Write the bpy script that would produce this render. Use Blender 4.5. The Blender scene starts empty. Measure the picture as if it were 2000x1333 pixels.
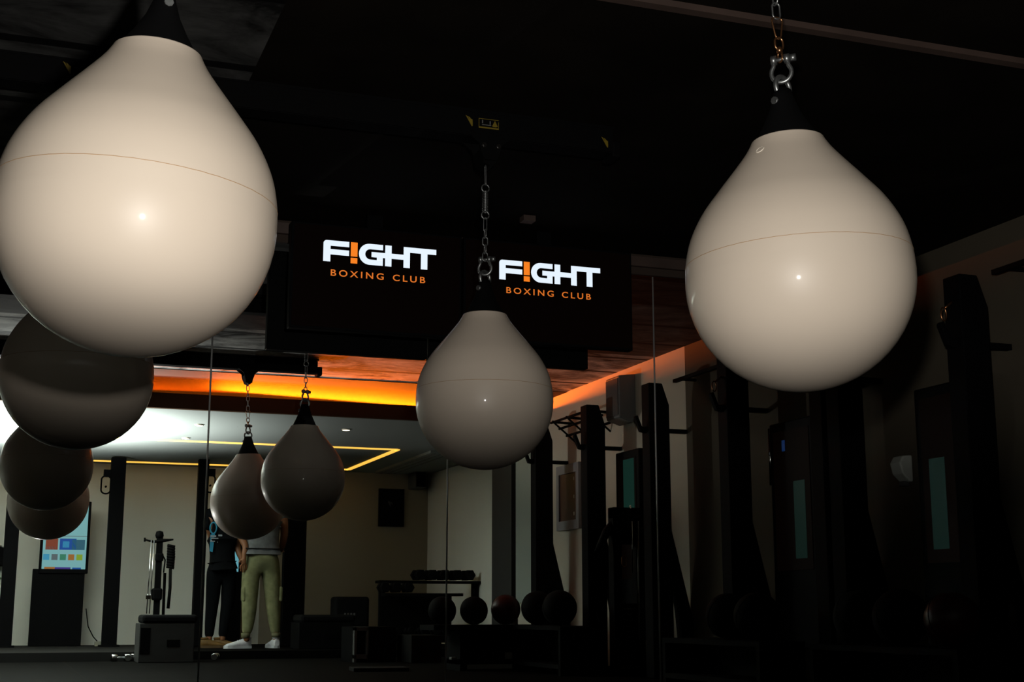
import bpy, bmesh, math, random
from mathutils import Vector, Matrix
random.seed(7)
C = bpy.context.scene.collection
PI = math.pi
# ------------------------------------------------------------------ camera
# X runs along the mirror wall, Y towards it, Z up; the floor is z = 0.
HC = 0.47                       # camera height
F, PITCH, YAW = 2700.0, math.atan(528/2700), math.radians(20)
MIR = 6.8                       # the mirror plane
cam = bpy.data.objects.new('camera', bpy.data.cameras.new('camera'))
C.objects.link(cam)
cam.data.sensor_width = 36.0
cam.data.lens = 36.0*F/2000
cam.data.clip_start = 0.05
cam.location = (0, 0, HC)
cam.rotation_euler = (PI/2+PITCH, 0, -YAW)
bpy.context.scene.camera = cam
# ------------------------------------------------------------------ world and exposure
w = bpy.data.worlds.new('world'); bpy.context.scene.world = w
w.use_nodes = True
w.node_tree.nodes['Background'].inputs[0].default_value = (0.9, 0.95, 1, 1)
w.node_tree.nodes['Background'].inputs[1].default_value = 0.0001
vs = bpy.context.scene.view_settings
vs.view_transform = 'Standard'; vs.look = 'None'; vs.gamma = 1; vs.exposure = 0.0
vs.use_curve_mapping = False

def area(name, loc, target, sx, sy, power, color, spread=180):
    l = bpy.data.lights.new(name, 'AREA'); l.shape = 'RECTANGLE'; l.size = sx; l.size_y = sy
    l.energy = power; l.color = color; l.spread = math.radians(spread)
    o = bpy.data.objects.new(name, l); C.objects.link(o); o.location = loc
    d = Vector(target)-Vector(loc)
    o.rotation_euler = d.to_track_quat('-Z', 'Y').to_euler()
    return o
WARM = (1.0, 0.955, 0.89)
# the photographer's flash: a bare head close to the lens and the card bounced above it
def spot(name, loc, az, el, power, color, half, blend, size):
    l = bpy.data.lights.new(name, 'SPOT'); l.energy = power; l.color = color
    l.spot_size = math.radians(2*half); l.spot_blend = blend; l.shadow_soft_size = size
    o = bpy.data.objects.new(name, l); C.objects.link(o); o.location = loc
    d = Vector((math.sin(az)*math.cos(el), math.cos(az)*math.cos(el), math.sin(el)))
    o.rotation_euler = d.to_track_quat('-Z', 'Y').to_euler(); return o
# the photographer's flash points up and a little forward; a small bare spot of it faces the bags
spot('flash_head', (0.20, 0.36, HC+0.26), math.radians(28), math.radians(74), 272, WARM, 72.5, 0.17, 0.03)
m_ = spot('flash_head_in_mirror', (0.20, 2*MIR-0.36, HC+0.26), math.radians(180-28), math.radians(74), 110, WARM, 72.5, 0.17, 0.03)
# the same flash in the mirror: it lights the white ceiling over the photographer
COOL = (0.96, 1.0, 0.96)
spot('flash_in_mirror', (-0.05, 2*MIR+0.05, HC+0.3), math.radians(250), math.radians(88), 2700, COOL, 70, 0.95, 0.05)
# ------------------------------------------------------------------ pixels to points
def ray(u, v):
    x, y, z = u-1000, 667-v, F
    fw = z*math.cos(PITCH)-y*math.sin(PITCH); up = y*math.cos(PITCH)+z*math.sin(PITCH)
    return Vector((x*math.cos(YAW)+fw*math.sin(YAW), -x*math.sin(YAW)+fw*math.cos(YAW), up))
def onY(u, v, Y):
    r = ray(u, v); p = r*(Y/r.y); p.z += HC; return p
def onX(u, v, X):
    r = ray(u, v); p = r*(X/r.x); p.z += HC; return p

# ------------------------------------------------------------------ materials
MATS = {}
def mat(name, col, rough=0.5, metal=0.0, spec=0.5, emit=None, es=0.0, coat=0.0, noise=0.0, scale=20, bump=0.0):
    if name in MATS: return MATS[name]
    m = bpy.data.materials.new(name); m.use_nodes = True; nt = m.node_tree
    b = nt.nodes['Principled BSDF']
    b.inputs['Base Color'].default_value = (*col, 1)
    b.inputs['Roughness'].default_value = rough
    b.inputs['Metallic'].default_value = metal
    b.inputs['Specular IOR Level'].default_value = spec
    b.inputs['Coat Weight'].default_value = coat
    b.inputs['Coat Roughness'].default_value = 0.06
    if emit:
        b.inputs['Emission Color'].default_value = (*emit, 1); b.inputs['Emission Strength'].default_value = es
    if noise or bump:
        tc = nt.nodes.new('ShaderNodeTexCoord'); n = nt.nodes.new('ShaderNodeTexNoise')
        n.inputs['Scale'].default_value = scale; n.inputs['Detail'].default_value = 5
        nt.links.new(tc.outputs['Object'], n.inputs['Vector'])
        if noise:
            r = nt.nodes.new('ShaderNodeValToRGB')
            r.color_ramp.elements[0].position = 0.3; r.color_ramp.elements[1].position = 0.7
            r.color_ramp.elements[0].color = (*[c*(1-noise) for c in col], 1)
            r.color_ramp.elements[1].color = (*[min(1, c*(1+noise)) for c in col], 1)
            nt.links.new(n.outputs['Fac'], r.inputs[0]); nt.links.new(r.outputs[0], b.inputs['Base Color'])
        if bump:
            bp = nt.nodes.new('ShaderNodeBump'); bp.inputs['Strength'].default_value = bump; bp.inputs['Distance'].default_value = 0.004
            nt.links.new(n.outputs['Fac'], bp.inputs['Height']); nt.links.new(bp.outputs[0], b.inputs['Normal'])
    MATS[name] = m; return m
vinyl = mat('bag vinyl', (0.60, 0.515, 0.425), 0.42, spec=0.28, coat=0.24, noise=0.03, scale=2.2, bump=0.012)
seam_m = mat('bag seam', (0.42, 0.27, 0.15), 0.5)
strap_m = mat('black webbing', (0.002, 0.002, 0.0022), 0.85, spec=0.08, bump=0.2, scale=150)
steel = mat('galvanised steel', (0.28, 0.29, 0.29), 0.38, 0.9, noise=0.25, scale=60, bump=0.1)
copper = mat('brassy swivel steel', (0.50, 0.24, 0.11), 0.25, 0.95)
chrome = mat('chrome', (0.75, 0.75, 0.75), 0.12, 1.0)
dark_metal = mat('black powder coat', (0.003, 0.003, 0.0032), 0.7, 0.0, 0.05)
post_m = mat('black painted post', (0.003, 0.003, 0.0035), 0.7, 0.0, 0.05)
blackpl = mat('black plastic', (0.003, 0.003, 0.0034), 0.6, spec=0.05)
rubber = mat('black rubber', (0.004, 0.004, 0.004), 0.75, spec=0.06, bump=0.2, scale=80)
greybox = mat('dark grey box wood', (0.016, 0.0165, 0.0155), 0.7, noise=0.2, scale=9)
padm = mat('black padding', (0.005, 0.005, 0.0055), 0.7, spec=0.08)
white_emit = mat('lit white lettering', (0.8, 0.8, 0.8), 0.5, emit=(0.69, 0.80, 0.92), es=1.0)
orange_emit = mat('lit orange lettering', (0.8, 0.3, 0.02), 0.5, emit=(0.86, 0.185, 0.012), es=0.95)
orange_dim = mat('lit orange small lettering', (0.8, 0.3, 0.02), 0.5, emit=(0.70, 0.145, 0.02), es=0.85)
screen_black = mat('black display glass', (0.002, 0.0015, 0.0015), 0.5, spec=0.03, emit=(0.3, 0.1, 0.05), es=0.003)
yellow_m = mat('yellow sticker print', (0.20, 0.14, 0.010), 0.5)
whitepr = mat('white sticker print', (0.16, 0.16, 0.16), 0.5)
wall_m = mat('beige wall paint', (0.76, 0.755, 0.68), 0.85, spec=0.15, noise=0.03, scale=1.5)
wall_dim = mat('warm grey wall paint', (0.092, 0.078, 0.056), 0.85, spec=0.15, noise=0.05, scale=1.2)  # darker copy of the wall paint: weak light put into the colour
pale_panel = mat('pale green glass panel', (0.34, 0.39, 0.35), 0.3, spec=0.5)
white_ceil = mat('white ceiling paint', (0.235, 0.256, 0.248), 0.8, spec=0.1)
fascia_m = mat('brown fascia', (0.045, 0.025, 0.013), 0.8, spec=0.05)
trimm = mat('pinkish ceiling trim', (0.070, 0.045, 0.036), 0.6, noise=0.15, scale=6)
led_y = mat('yellow led strip', (1, 0.8, 0.3), 0.5, emit=(1.0, 0.52, 0.07), es=1.15)
led_o = mat('orange led strip', (1, 0.4, 0.05), 0.5, emit=(1.0, 0.23, 0.012), es=9.0)
lampm = mat('warm downlight', (1, 0.9, 0.7), 0.5, emit=(1.0, 0.86, 0.60), es=4.0)
lampring = mat('downlight ring', (0.5, 0.45, 0.35), 0.5)
skin = mat('skin', (0.24, 0.095, 0.04), 0.55)
olive = mat('olive cotton', (0.20, 0.205, 0.105), 0.9, spec=0.1, noise=0.25, scale=14, bump=0.6)
greyshirt = mat('grey cotton', (0.13, 0.135, 0.14), 0.9, spec=0.1, noise=0.2, scale=18, bump=0.5)
blackshirt = mat('black cotton', (0.0025, 0.003, 0.004), 0.9, spec=0.1)
bluepr = mat('blue shirt print', (0.02, 0.22, 0.36), 0.8)
shoe_w = mat('white shoe mesh', (0.60, 0.61, 0.64), 0.7, noise=0.1, scale=30)
shoe_y = mat('yellow brown shoe', (0.15, 0.075, 0.012), 0.7, noise=0.3, scale=20)
hair = mat('black hair', (0.006, 0.005, 0.005), 0.7)
redm = mat('dark red vinyl', (0.035, 0.002, 0.002), 0.4, spec=0.3)
wht = mat('white plastic', (0.62, 0.66, 0.60), 0.35)
greypl = mat('grey plastic', (0.10, 0.10, 0.10), 0.5)
brownm = mat('dark brown reflection', (0.07, 0.025, 0.012), 0.3)
silverf = mat('silver frame', (0.25, 0.25, 0.27), 0.4, 0.3)

def mural(name, hi):
    m = bpy.data.materials.new(name); m.use_nodes = True; nt = m.node_tree; b = nt.nodes['Principled BSDF']
    tc = nt.nodes.new('ShaderNodeTexCoord'); mp = nt.nodes.new('ShaderNodeMapping'); mp.inputs['Scale'].default_value = (0.8, 1.3, 1)
    n = nt.nodes.new('ShaderNodeTexNoise'); n.inputs['Scale'].default_value = 2.6; n.inputs['Detail'].default_value = 9; n.inputs['Roughness'].default_value = 0.68; n.inputs['Distortion'].default_value = 0.6
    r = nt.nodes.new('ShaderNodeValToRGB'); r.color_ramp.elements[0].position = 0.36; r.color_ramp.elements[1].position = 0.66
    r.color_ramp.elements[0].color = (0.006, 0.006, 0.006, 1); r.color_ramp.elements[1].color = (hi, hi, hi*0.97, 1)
    nt.links.new(tc.outputs['Object'], mp.inputs[0]); nt.links.new(mp.outputs[0], n.inputs['Vector']); nt.links.new(n.outputs['Fac'], r.inputs[0])
    # plank joints
    sx = nt.nodes.new('ShaderNodeSeparateXYZ'); nt.links.new(tc.outputs['Object'], sx.inputs[0])
    md = nt.nodes.new('ShaderNodeMath'); md.operation = 'MODULO'; md.inputs[1].default_value = 0.62
    ad = nt.nodes.new('ShaderNodeMath'); ad.operation = 'ADD'; ad.inputs[1].default_value = 20.0
    nt.links.new(sx.outputs['Y'], ad.inputs[0]); nt.links.new(ad.outputs[0], md.inputs[0])
    gt = nt.nodes.new('ShaderNodeMath'); gt.operation = 'GREATER_THAN'; gt.inputs[1].default_value = 0.06; nt.links.new(md.outputs[0], gt.inputs[0])
    mx = nt.nodes.new('ShaderNodeMixRGB'); mx.blend_type = 'MULTIPLY'; mx.inputs[0].default_value = 1
    cb = nt.nodes.new('ShaderNodeMath'); cb.operation = 'MAXIMUM'; cb.inputs[1].default_value = 0.06; nt.links.new(gt.outputs[0], cb.inputs[0])
    nt.links.new(r.outputs[0], mx.inputs[1]); nt.links.new(cb.outputs[0], mx.inputs[2]); nt.links.new(mx.outputs[0], b.inputs['Base Color'])
    b.inputs['Roughness'].default_value = 0.8; b.inputs['Specular IOR Level'].default_value = 0.15
    return m
mural_m = mural('painted plank mural', 0.75); mural_d = mural('painted plank mural, grey part', 0.085)  # one mural in bright and dimmed copies, light level put into the colour
def dark_ceiling():
    return mat('near black ceiling paint', (0.007, 0.0055, 0.004), 0.9, spec=0.05, noise=0.35, scale=2.5)
dceil = dark_ceiling()
def tile_floor():
    m = bpy.data.materials.new('dark floor tiles'); m.use_nodes = True; nt = m.node_tree; b = nt.nodes['Principled BSDF']
    tc = nt.nodes.new('ShaderNodeTexCoord'); br = nt.nodes.new('ShaderNodeTexBrick')
    br.offset = 0.0; br.inputs['Scale'].default_value = 1.0; br.inputs['Brick Width'].default_value = 0.6; br.inputs['Row Height'].default_value = 0.6
    br.inputs['Mortar Size'].default_value = 0.006; br.inputs['Color1'].default_value = (0.0052, 0.005, 0.0046, 1); br.inputs['Color2'].default_value = (0.0045, 0.0043, 0.004, 1)
    br.inputs['Mortar'].default_value = (0.010, 0.009, 0.008, 1)
    nt.links.new(tc.outputs['Object'], br.inputs['Vector']); nt.links.new(br.outputs['Color'], b.inputs['Base Color'])
    b.inputs['Roughness'].default_value = 0.7; b.inputs['Specular IOR Level'].default_value = 0.02
    return m
floor_m = tile_floor()
def mirror_glass():
    m = bpy.data.materials.new('mirror panel glass'); m.use_nodes = True; nt = m.node_tree; nt.nodes.remove(nt.nodes['Principled BSDF'])
    out = nt.nodes['Material Output']
    t = nt.nodes.new('ShaderNodeBsdfTransparent'); t.inputs[0].default_value = (0.97, 0.985, 0.975, 1)
    g = nt.nodes.new('ShaderNodeBsdfGlossy'); g.inputs['Roughness'].default_value = 0.0
    d = nt.nodes.new('ShaderNodeBsdfDiffuse'); d.inputs[0].default_value = (0.5, 0.55, 0.6, 1)
    # fine wipe marks and dust on the glass
    tc = nt.nodes.new('ShaderNodeTexCoord'); n = nt.nodes.new('ShaderNodeTexNoise'); n.inputs['Scale'].default_value = 90; n.inputs['Detail'].default_value = 3
    nt.links.new(tc.outputs['Object'], n.inputs['Vector'])
    r = nt.nodes.new('ShaderNodeValToRGB'); r.color_ramp.elements[0].position = 0.74; r.color_ramp.elements[1].position = 0.80
    r.color_ramp.elements[1].color = (0.25, 0.25, 0.25, 1)
    nt.links.new(n.outputs['Fac'], r.inputs[0])
    m1 = nt.nodes.new('ShaderNodeMixShader'); m1.inputs[0].default_value = 0.004
    m2 = nt.nodes.new('ShaderNodeMixShader')
    nt.links.new(t.outputs[0], m1.inputs[1]); nt.links.new(g.outputs[0], m1.inputs[2])
    nt.links.new(r.outputs[0], m2.inputs[0]); nt.links.new(m1.outputs[0], m2.inputs[1]); nt.links.new(d.outputs[0], m2.inputs[2])
    nt.links.new(m2.outputs[0], out.inputs[0])
    return m
glass_m = mirror_glass()

# ------------------------------------------------------------------ mesh helpers
def add_box(bm, x0, x1, y0, y1, z0, z1, mi=0):
    vs_ = [bm.verts.new(p) for p in ((x0,y0,z0),(x1,y0,z0),(x1,y1,z0),(x0,y1,z0),(x0,y0,z1),(x1,y0,z1),(x1,y1,z1),(x0,y1,z1))]
    for f in ((0,3,2,1),(4,5,6,7),(0,1,5,4),(1,2,6,5),(2,3,7,6),(3,0,4,7)):
        fc = bm.faces.new([vs_[i] for i in f]); fc.material_index = mi
def frame_at(d):
    d = d.normalized(); a = Vector((0,0,1)) if abs(d.z) < 0.9 else Vector((1,0,0))
    s = d.cross(a).normalized(); return s, s.cross(d).normalized()
def add_tube(bm, pts, rad, n=10, closed=False, caps=True, squash=1.0):
    pts = [Vector(p) for p in pts]; k = len(pts); rings = []
    rads = rad if isinstance(rad, (list, tuple)) else [rad]*k
    s0, t0 = frame_at(pts[1]-pts[0])
    for i, p in enumerate(pts):
        if closed: d = (pts[(i+1) % k]-pts[i-1])
        else: d = pts[min(i+1, k-1)]-pts[max(i-1, 0)]
        d.normalize(); s = (s0-d*s0.dot(d)).normalized(); t = d.cross(s).normalized(); s0 = s
        rings.append([bm.verts.new(p+(s*math.cos(2*PI*j/n)+t*math.sin(2*PI*j/n)*squash)*rads[i]) for j in range(n)])
    m = k if closed else k-1
    for i in range(m):
        a, b = rings[i], rings[(i+1) % k]
        for j in range(n):
            fc = bm.faces.new((a[j], a[(j+1) % n], b[(j+1) % n], b[j])); fc.smooth = True
    if caps and not closed:
        bm.faces.new(rings[0][::-1]); bm.faces.new(rings[-1])
def add_lathe(bm, prof, n=64, center=(0,0,0)):
    cx, cy, cz = center; rings = []
    for r, z in prof:
        if r < 1e-5: rings.append([bm.verts.new((cx, cy, cz+z))])
        else: rings.append([bm.verts.new((cx+r*math.cos(2*PI*j/n), cy+r*math.sin(2*PI*j/n), cz+z)) for j in range(n)])
    for a, b in zip(rings, rings[1:]):
        for j in range(n):
            k = (j+1) % n
            if len(a) == 1 and len(b) == 1: continue
            if len(a) == 1: fc = bm.faces.new((a[0], b[k], b[j]))
            elif len(b) == 1: fc = bm.faces.new((a[j], a[k], b[0]))
            else: fc = bm.faces.new((a[j], a[k], b[k], b[j]))
            fc.smooth = True
def add_prism(bm, poly, y0, y1, mi=0):
    """a polygon in X-Z pushed from y0 to y1"""
    a = [bm.verts.new((x, y0, z)) for x, z in poly]; b = [bm.verts.new((x, y1, z)) for x, z in poly]
    f1 = bm.faces.new(a); f2 = bm.faces.new(b[::-1]); f1.material_index = f2.material_index = mi
    for i in range(len(a)):
        j = (i+1) % len(a); fc = bm.faces.new((a[j], a[i], b[i], b[j])); fc.material_index = mi
def link(name, me, parent=None):
    o = bpy.data.objects.new(name, me); C.objects.link(o)
    if parent: o.parent = parent
    return o
def obj(name, bm, m, parent=None, bevel=0.0, seg=2):
    bmesh.ops.recalc_face_normals(bm, faces=bm.faces[:])
    me = bpy.data.meshes.new(name); bm.to_mesh(me); bm.free()
    for x in (m if isinstance(m, (list, tuple)) else [m]): me.materials.append(x)
    o = link(name, me, parent)
    if bevel:
        md = o.modifiers.new('bevel', 'BEVEL'); md.width = bevel; md.segments = seg; md.limit_method = 'ANGLE'
    return o
def tag(o, label, cat, group=None, kind=None):
    if label: o['label'] = label
    if cat: o['category'] = cat
    if group: o['group'] = group
    if kind: o['kind'] = kind
    return o
def thing(name, loc, label, cat, group=None, rz=0):
    o = bpy.data.objects.new(name, None); o.empty_display_size = 0.1; C.objects.link(o)
    o.location = loc; o.rotation_euler = (0, 0, rz)
    return tag(o, label, cat, group)
def box(name, m, parent, x0, x1, y0, y1, z0, z1, bevel=0.0):
    bm = bmesh.new(); add_box(bm, x0, x1, y0, y1, z0, z1); return obj(name, bm, m, parent, bevel)
def tube(name, m, parent, pts, rad, n=10, closed=False, squash=1.0):
    bm = bmesh.new(); add_tube(bm, pts, rad, n, closed, squash=squash); return obj(name, bm, m, parent)
def struct(name, m, x0, x1, y0, y1, z0, z1, label=None):
    o = box(name, m, None, x0, x1, y0, y1, z0, z1); o['kind'] = 'structure'
    if label: o['label'] = label; 
    return o
REFL = Matrix.Translation((0, 2*MIR, 0)) @ Matrix.Diagonal((1, -1, 1, 1))
def copy_tree(o, parent=None):
    c = o.copy(); C.objects.link(c)
    if parent: c.parent = parent
    for ch in list(o.children): copy_tree(ch, c)
    return c
def in_mirror(o, label, group=None, shift=(0, 0, 0)):
    """the mirror image of a thing: the thing copied to the other side of the mirror plane"""
    bpy.context.view_layer.update()
    c = copy_tree(o); c.matrix_world = Matrix.Translation(shift) @ REFL @ o.matrix_world
    c['label'] = label
    if group: c['group'] = group
    return c

# ------------------------------------------------------------------ the room
ZC = HC+1.96          # dark ceiling height
ZW = HC+1.72          # white ceiling of the far room
WR = 4.72             # right wall
struct('floor', floor_m, -3.0, WR, -2.5, MIR, -0.05, 0)
struct('floor_in_mirror', floor_m, -3.0, 5.3, MIR, 17.3, -0.05, 0)
struct('ceiling', dceil, -3.0, WR, -2.5, MIR, ZC, ZC+0.06)
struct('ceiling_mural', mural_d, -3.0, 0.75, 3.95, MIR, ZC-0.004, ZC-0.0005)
struct('ceiling_mural_in_mirror', mural('painted plank mural, dark part', 0.10), -3.0, WR+0.1, MIR+0.02, 9.65, ZC, ZC+0.06)  # dimmed copy: the light fading away from the cove is painted in
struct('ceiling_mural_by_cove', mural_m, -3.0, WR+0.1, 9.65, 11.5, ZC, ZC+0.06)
wc = mat('smooth cove paint', (0.060, 0.052, 0.044), 0.8, spec=0.1)
struct('ceiling_cove', wc, -3.0, WR+0.1, 11.5, 13.0, ZC-0.006, ZC+0.06)
struct('wall_cove_back', wc, -3.0, WR+0.1, 12.95, 13.05, ZW+0.03, ZC)
struct('ceiling_far_room', white_ceil, -3.0, 5.3, 12.16, 17.3, ZW, ZW+0.03)
struct('trim_1', fascia_m, -3.0, WR, 12.10, 12.16, ZW-0.002, ZW+0.13)
struct('ceiling_near', white_ceil, -3.0, WR, -2.5, 1.44, ZW, ZW+0.03)
struct('trim_6', fascia_m, -3.0, WR, 1.44, 1.50, ZW-0.002, ZW+0.13)
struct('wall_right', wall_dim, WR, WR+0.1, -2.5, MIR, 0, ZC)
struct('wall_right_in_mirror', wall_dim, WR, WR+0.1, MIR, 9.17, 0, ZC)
struct('wall_right_in_mirror_lit', mat('sand wall paint', (0.52, 0.49, 0.40), 0.85, spec=0.1), WR, WR+0.1, 9.17, 12.80, 0, ZC)  # same wall nearer the far room, its stronger light painted as a paler copy
struct('wall_left', wall_m, -3.1, -3.0, -2.5, 17.3, 0, ZC)
struct('wall_back', wall_dim, -3.1, WR, -2.6, -2.5, 0, ZC)
struct('wall_far', wall_m, -3.1, 2.95, 17.05, 17.2, 0, ZW)
struct('wall_far_shaded', mat('beige paint with painted shade', (0.30, 0.26, 0.19), 0.85, spec=0.1, noise=0.04, scale=1.3), 2.95, 5.15, 17.05, 17.2, 0, ZW)  # right section of the same far wall, its shade put into the colour
struct('wall_far_right', wall_m, 5.06, 5.15, 13.4, 17.05, 0, ZW)
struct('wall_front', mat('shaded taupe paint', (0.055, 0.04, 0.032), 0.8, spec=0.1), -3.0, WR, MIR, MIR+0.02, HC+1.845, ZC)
struct('trim_2', trimm, -3.0, WR, 3.785, 3.825, ZC-0.022, ZC)
struct('trim_3', trimm, -3.0, WR, MIR-0.03, MIR, ZC-0.075, ZC-0.02)
# recess column where the far right wall steps back
o = struct('wall_recess', mat('black recess paint', (0.012, 0.012, 0.012), 0.6), 4.66, 5.15, 12.82, 13.4, 0, ZW)
tag(box('glass_panel', pale_panel, None, WR-0.03, WR-0.001, 12.24, 12.78, 0.55, ZW-0.05), 'pale green glossy wall panel beside the black recess, seen in the mirror', 'panel')

# mirror panels with polished edges
edges = [-2.7, -1.5, -0.30, 0.90, 2.12, 3.31, 4.53, 4.70]
mlabels = ['mirror panel furthest left along the wall', 'mirror panel left of the frame edge', 'tall mirror panel at the left edge showing the kiosk and grey box',
           'tall mirror panel in the middle showing the two standing people', 'tall mirror panel behind the small hanging bag showing the picture frame',
           'dark mirror panel below the bag on the right', 'narrow mirror strip by the right corner']
edge_m = mat('polished glass edge', (0.9, 0.92, 0.9), 0.5, 0.8)
for i in range(2, 7):
    x0, x1 = edges[i], edges[i+1]
    t = thing('mirror_panel', (x0, MIR, 0), mlabels[i], 'mirror')
    box('mirror_glass', glass_m, t, 0.003, x1-x0-0.003, -0.003, 0.0, 0.02, HC+1.835)
    if i < 5: tube('edge', edge_m, t, [(x1-x0, -0.004, 0.02), (x1-x0, -0.004, HC+1.835)], 0.0045, 16)

# ------------------------------------------------------------------ punching bags
def catmull(pts, n=6):
    out = []
    for i in range(len(pts)-1):
        p0, p1, p2, p3 = pts[max(i-1,0)], pts[i], pts[i+1], pts[min(i+2,len(pts)-1)]
        for k in range(n):
            t = k/n
            out.append(tuple(0.5*((2*p1[a])+(-p0[a]+p2[a])*t+(2*p0[a]-5*p1[a]+4*p2[a]-p3[a])*t*t+(-p0[a]+3*p1[a]-3*p2[a]+p3[a])*t**3) for a in (0,1)))
    out.append(pts[-1]); return out
def link_pts(z0, z1, w, plane='x', n=10):
    """a chain link (rounded loop) between heights z0 and z1"""
    r = w/2; pts = []
    for k in range(n+1):
        a = PI*k/n; pts.append((r*math.cos(a), z1-r+r*math.sin(a)))
    for k in range(n+1):
        a = PI+PI*k/n; pts.append((r*math.cos(a), z0+r+r*math.sin(a)))
    return [(x, 0, z) if plane == 'x' else (0, x, z) for x, z in pts]
def bow_shackle(name, parent, zpin, zbow, w, ang, wire=0.0065):
    """bow shackle: pin at zpin, round bow at zbow; ang turns it about Z"""
    s = 1 if zbow > zpin else -1; bm = bmesh.new(); pts = []
    H = abs(zbow-zpin); ca, sa = math.cos(ang), math.sin(ang)
    for k in range(17):
        a = -0.22*PI+1.44*PI*k/16; x = w*0.62*math.cos(a); z = H-w*0.62+w*0.62*math.sin(a)
        pts.append((x, z))
    pts = [(w*0.36, 0)]+pts+[(-w*0.36, 0)]
    P3 = [(x*ca, x*sa, zpin+s*z) for x, z in pts]
    add_tube(bm, P3, wire, 12)
    for x in (-1, 1):
        add_tube(bm, [((w*0.36+d)*x*ca, (w*0.36+d)*x*sa, zpin) for d in (-0.005, 0.009)], 0.0125, 16)
    o = obj(name, bm, steel, parent)
    bm = bmesh.new(); add_tube(bm, [(d*ca, d*sa, zpin) for d in (-w*0.36-0.016, w*0.36+0.010)], 0.0055, 12)
    add_tube(bm, [(d*ca, d*sa, zpin) for d in (-w*0.36-0.025, -w*0.36-0.010)], 0.010, 8)
    obj('pin', bm, steel, o)
    return o
def make_bag(R, loc, label, tilt, turn, zrail, style, hole=None, coneh=0.125):
    t = thing('punching_bag', loc, label, 'punching bag', 'teardrop punching bags')
    t.rotation_euler = (tilt[0], tilt[1], 0)
    prof = []
    for k in range(15):
        a = -PI/2+PI/2*k/14; prof.append((R*math.cos(a), R*math.sin(a)*0.985))
    up = catmull([(1.0,0),(0.986,.20),(0.93,.42),(0.815,.64),(0.66,.84),(0.503,1.03),(0.40,1.16),(0.348,1.24),(0.322,1.29)], 5)
    prof += [(R*x, R*z) for x, z in up[1:]]
    prof += [(R*0.308, R*1.298), (R*0.292, R*1.285), (R*0.30, R*1.22)]
    bm = bmesh.new(); add_lathe(bm, prof, 96); sh = obj('shell', bm, vinyl, t)
    # weld seam a little above the widest point
    zs = 0.17*R; rs = 0.9895*R
    bm = bmesh.new(); add_tube(bm, [(rs*math.cos(2*PI*k/96), rs*math.sin(2*PI*k/96), zs+0.0003*math.sin(9*k)) for k in range(96)], 0.0008, 6, closed=True); obj('seam', bm, seam_m, t)
    # black webbing collar: a cone that flattens to a tab at its top
    bm = bmesh.new(); n = 40; rings = []
    z0, z1 = R*1.26, R*1.345+coneh
    for k, (f, rx, ry) in enumerate(((0,.302,.302),(.12,.272,.272),(.35,.215,.195),(.6,.155,.125),(.85,.115,.08),(1,.095,.06))):
        z = z0+(z1-z0)*f
        rings.append([bm.verts.new((R*rx*math.cos(2*PI*j/n), R*ry*math.sin(2*PI*j/n), z)) for j in range(n)])
    for a, b in zip(rings, rings[1:]):
        for j in range(n):
            fc = bm.faces.new((a[j], a[(j+1)%n], b[(j+1)%n], b[j])); fc.smooth = True
    bm.faces.new(rings[-1]); col_o = obj('collar', bm, strap_m, t); col_o.rotation_euler = (0, 0, turn)
    if hole:
        az, h = hole; rr = R*0.418; e = Vector((math.cos(az), math.sin(az), 0)); q = Vector((-e.y, e.x, 0)); upv = Vector((-0.66*e.x, -0.66*e.y, 0.75)).normalized()
        c = e*rr+Vector((0, 0, R*h)); bm = bmesh.new()
        add_tube(bm, [c+(q*math.cos(2*PI*k/24)+upv*math.sin(2*PI*k/24))*0.0105 for k in range(24)], 0.0022, 8, closed=True)
        nrm = q.cross(upv).normalized()
        if nrm.dot(e) < 0: nrm = -nrm
        add_tube(bm, [c-nrm*0.012, c+nrm*0.0005], 0.007, 16); obj('valve', bm, mat('valve plastic', (0.8, 0.72, 0.6), 0.4), t)
    # hardware
    zp = R*1.345+0.088
    zb = zp+0.068
    bow_shackle('shackle', t, zp, zb+0.004, 0.045, turn)
    bow_shackle('shackle', t, zb+0.052, zb-0.010, 0.042, turn+PI/2+0.5, 0.0058)
    z = zb+0.045
    if style == 'chain':          # swivel and carabiner links, then chain
        bm = bmesh.new(); add_tube(bm, link_pts(z, z+0.03, 0.020, 'y'), 0.0028, 8, closed=True); add_tube(bm, [(0,0,z+0.026),(0,0,z+0.04)], 0.008, 12)
        add_tube(bm, link_pts(z+0.034, z+0.068, 0.024), 0.003, 8, closed=True); obj('swivel', bm, copper, t); z += 0.064
        bm = bmesh.new(); pts = [(x*(0.6+1.0*(zz-z)/0.06), y, zz) for x, y, zz in link_pts(z, z+0.06, 0.022)]; add_tube(bm, pts, 0.0026, 8, closed=True); obj('snap_hook', bm, copper, t); z += 0.056
        k = 0
        top = zrail-loc[2]
        while z < top-0.02:
            L = min(0.045, top-z); bm = bmesh.new(); add_tube(bm, link_pts(z, z+L, 0.022, 'xy'[k % 2]), 0.0026, 8, closed=True); obj('chain_link', bm, steel, t); z += L-0.006; k += 1
    else:                         # chain, spring with two rings, hook
        k = 0
        for L in (0.036,)*4:
            bm = bmesh.new(); add_tube(bm, link_pts(z, z+L, 0.020, 'xy'[k % 2]), 0.0024, 8, closed=True); obj('chain_link', bm, steel, t); z += L-0.005; k += 1
        tube('hook', steel, t, link_pts(z-0.003, z+0.052, 0.013, 'x'), 0.0018, 8, True); z += 0.047
        bm = bmesh.new(); add_tube(bm, link_pts(z, z+0.031, 0.031), 0.0026, 8, closed=True); obj('ring', bm, steel, t); z += 0.027
        bm = bmesh.new(); pts = []; turns = 13; Hs = 0.085
        for q in range(turns*14+1): pts.append((0.0105*math.cos(2*PI*q/14), 0.0105*math.sin(2*PI*q/14), z+Hs*q/(turns*14)))
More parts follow.
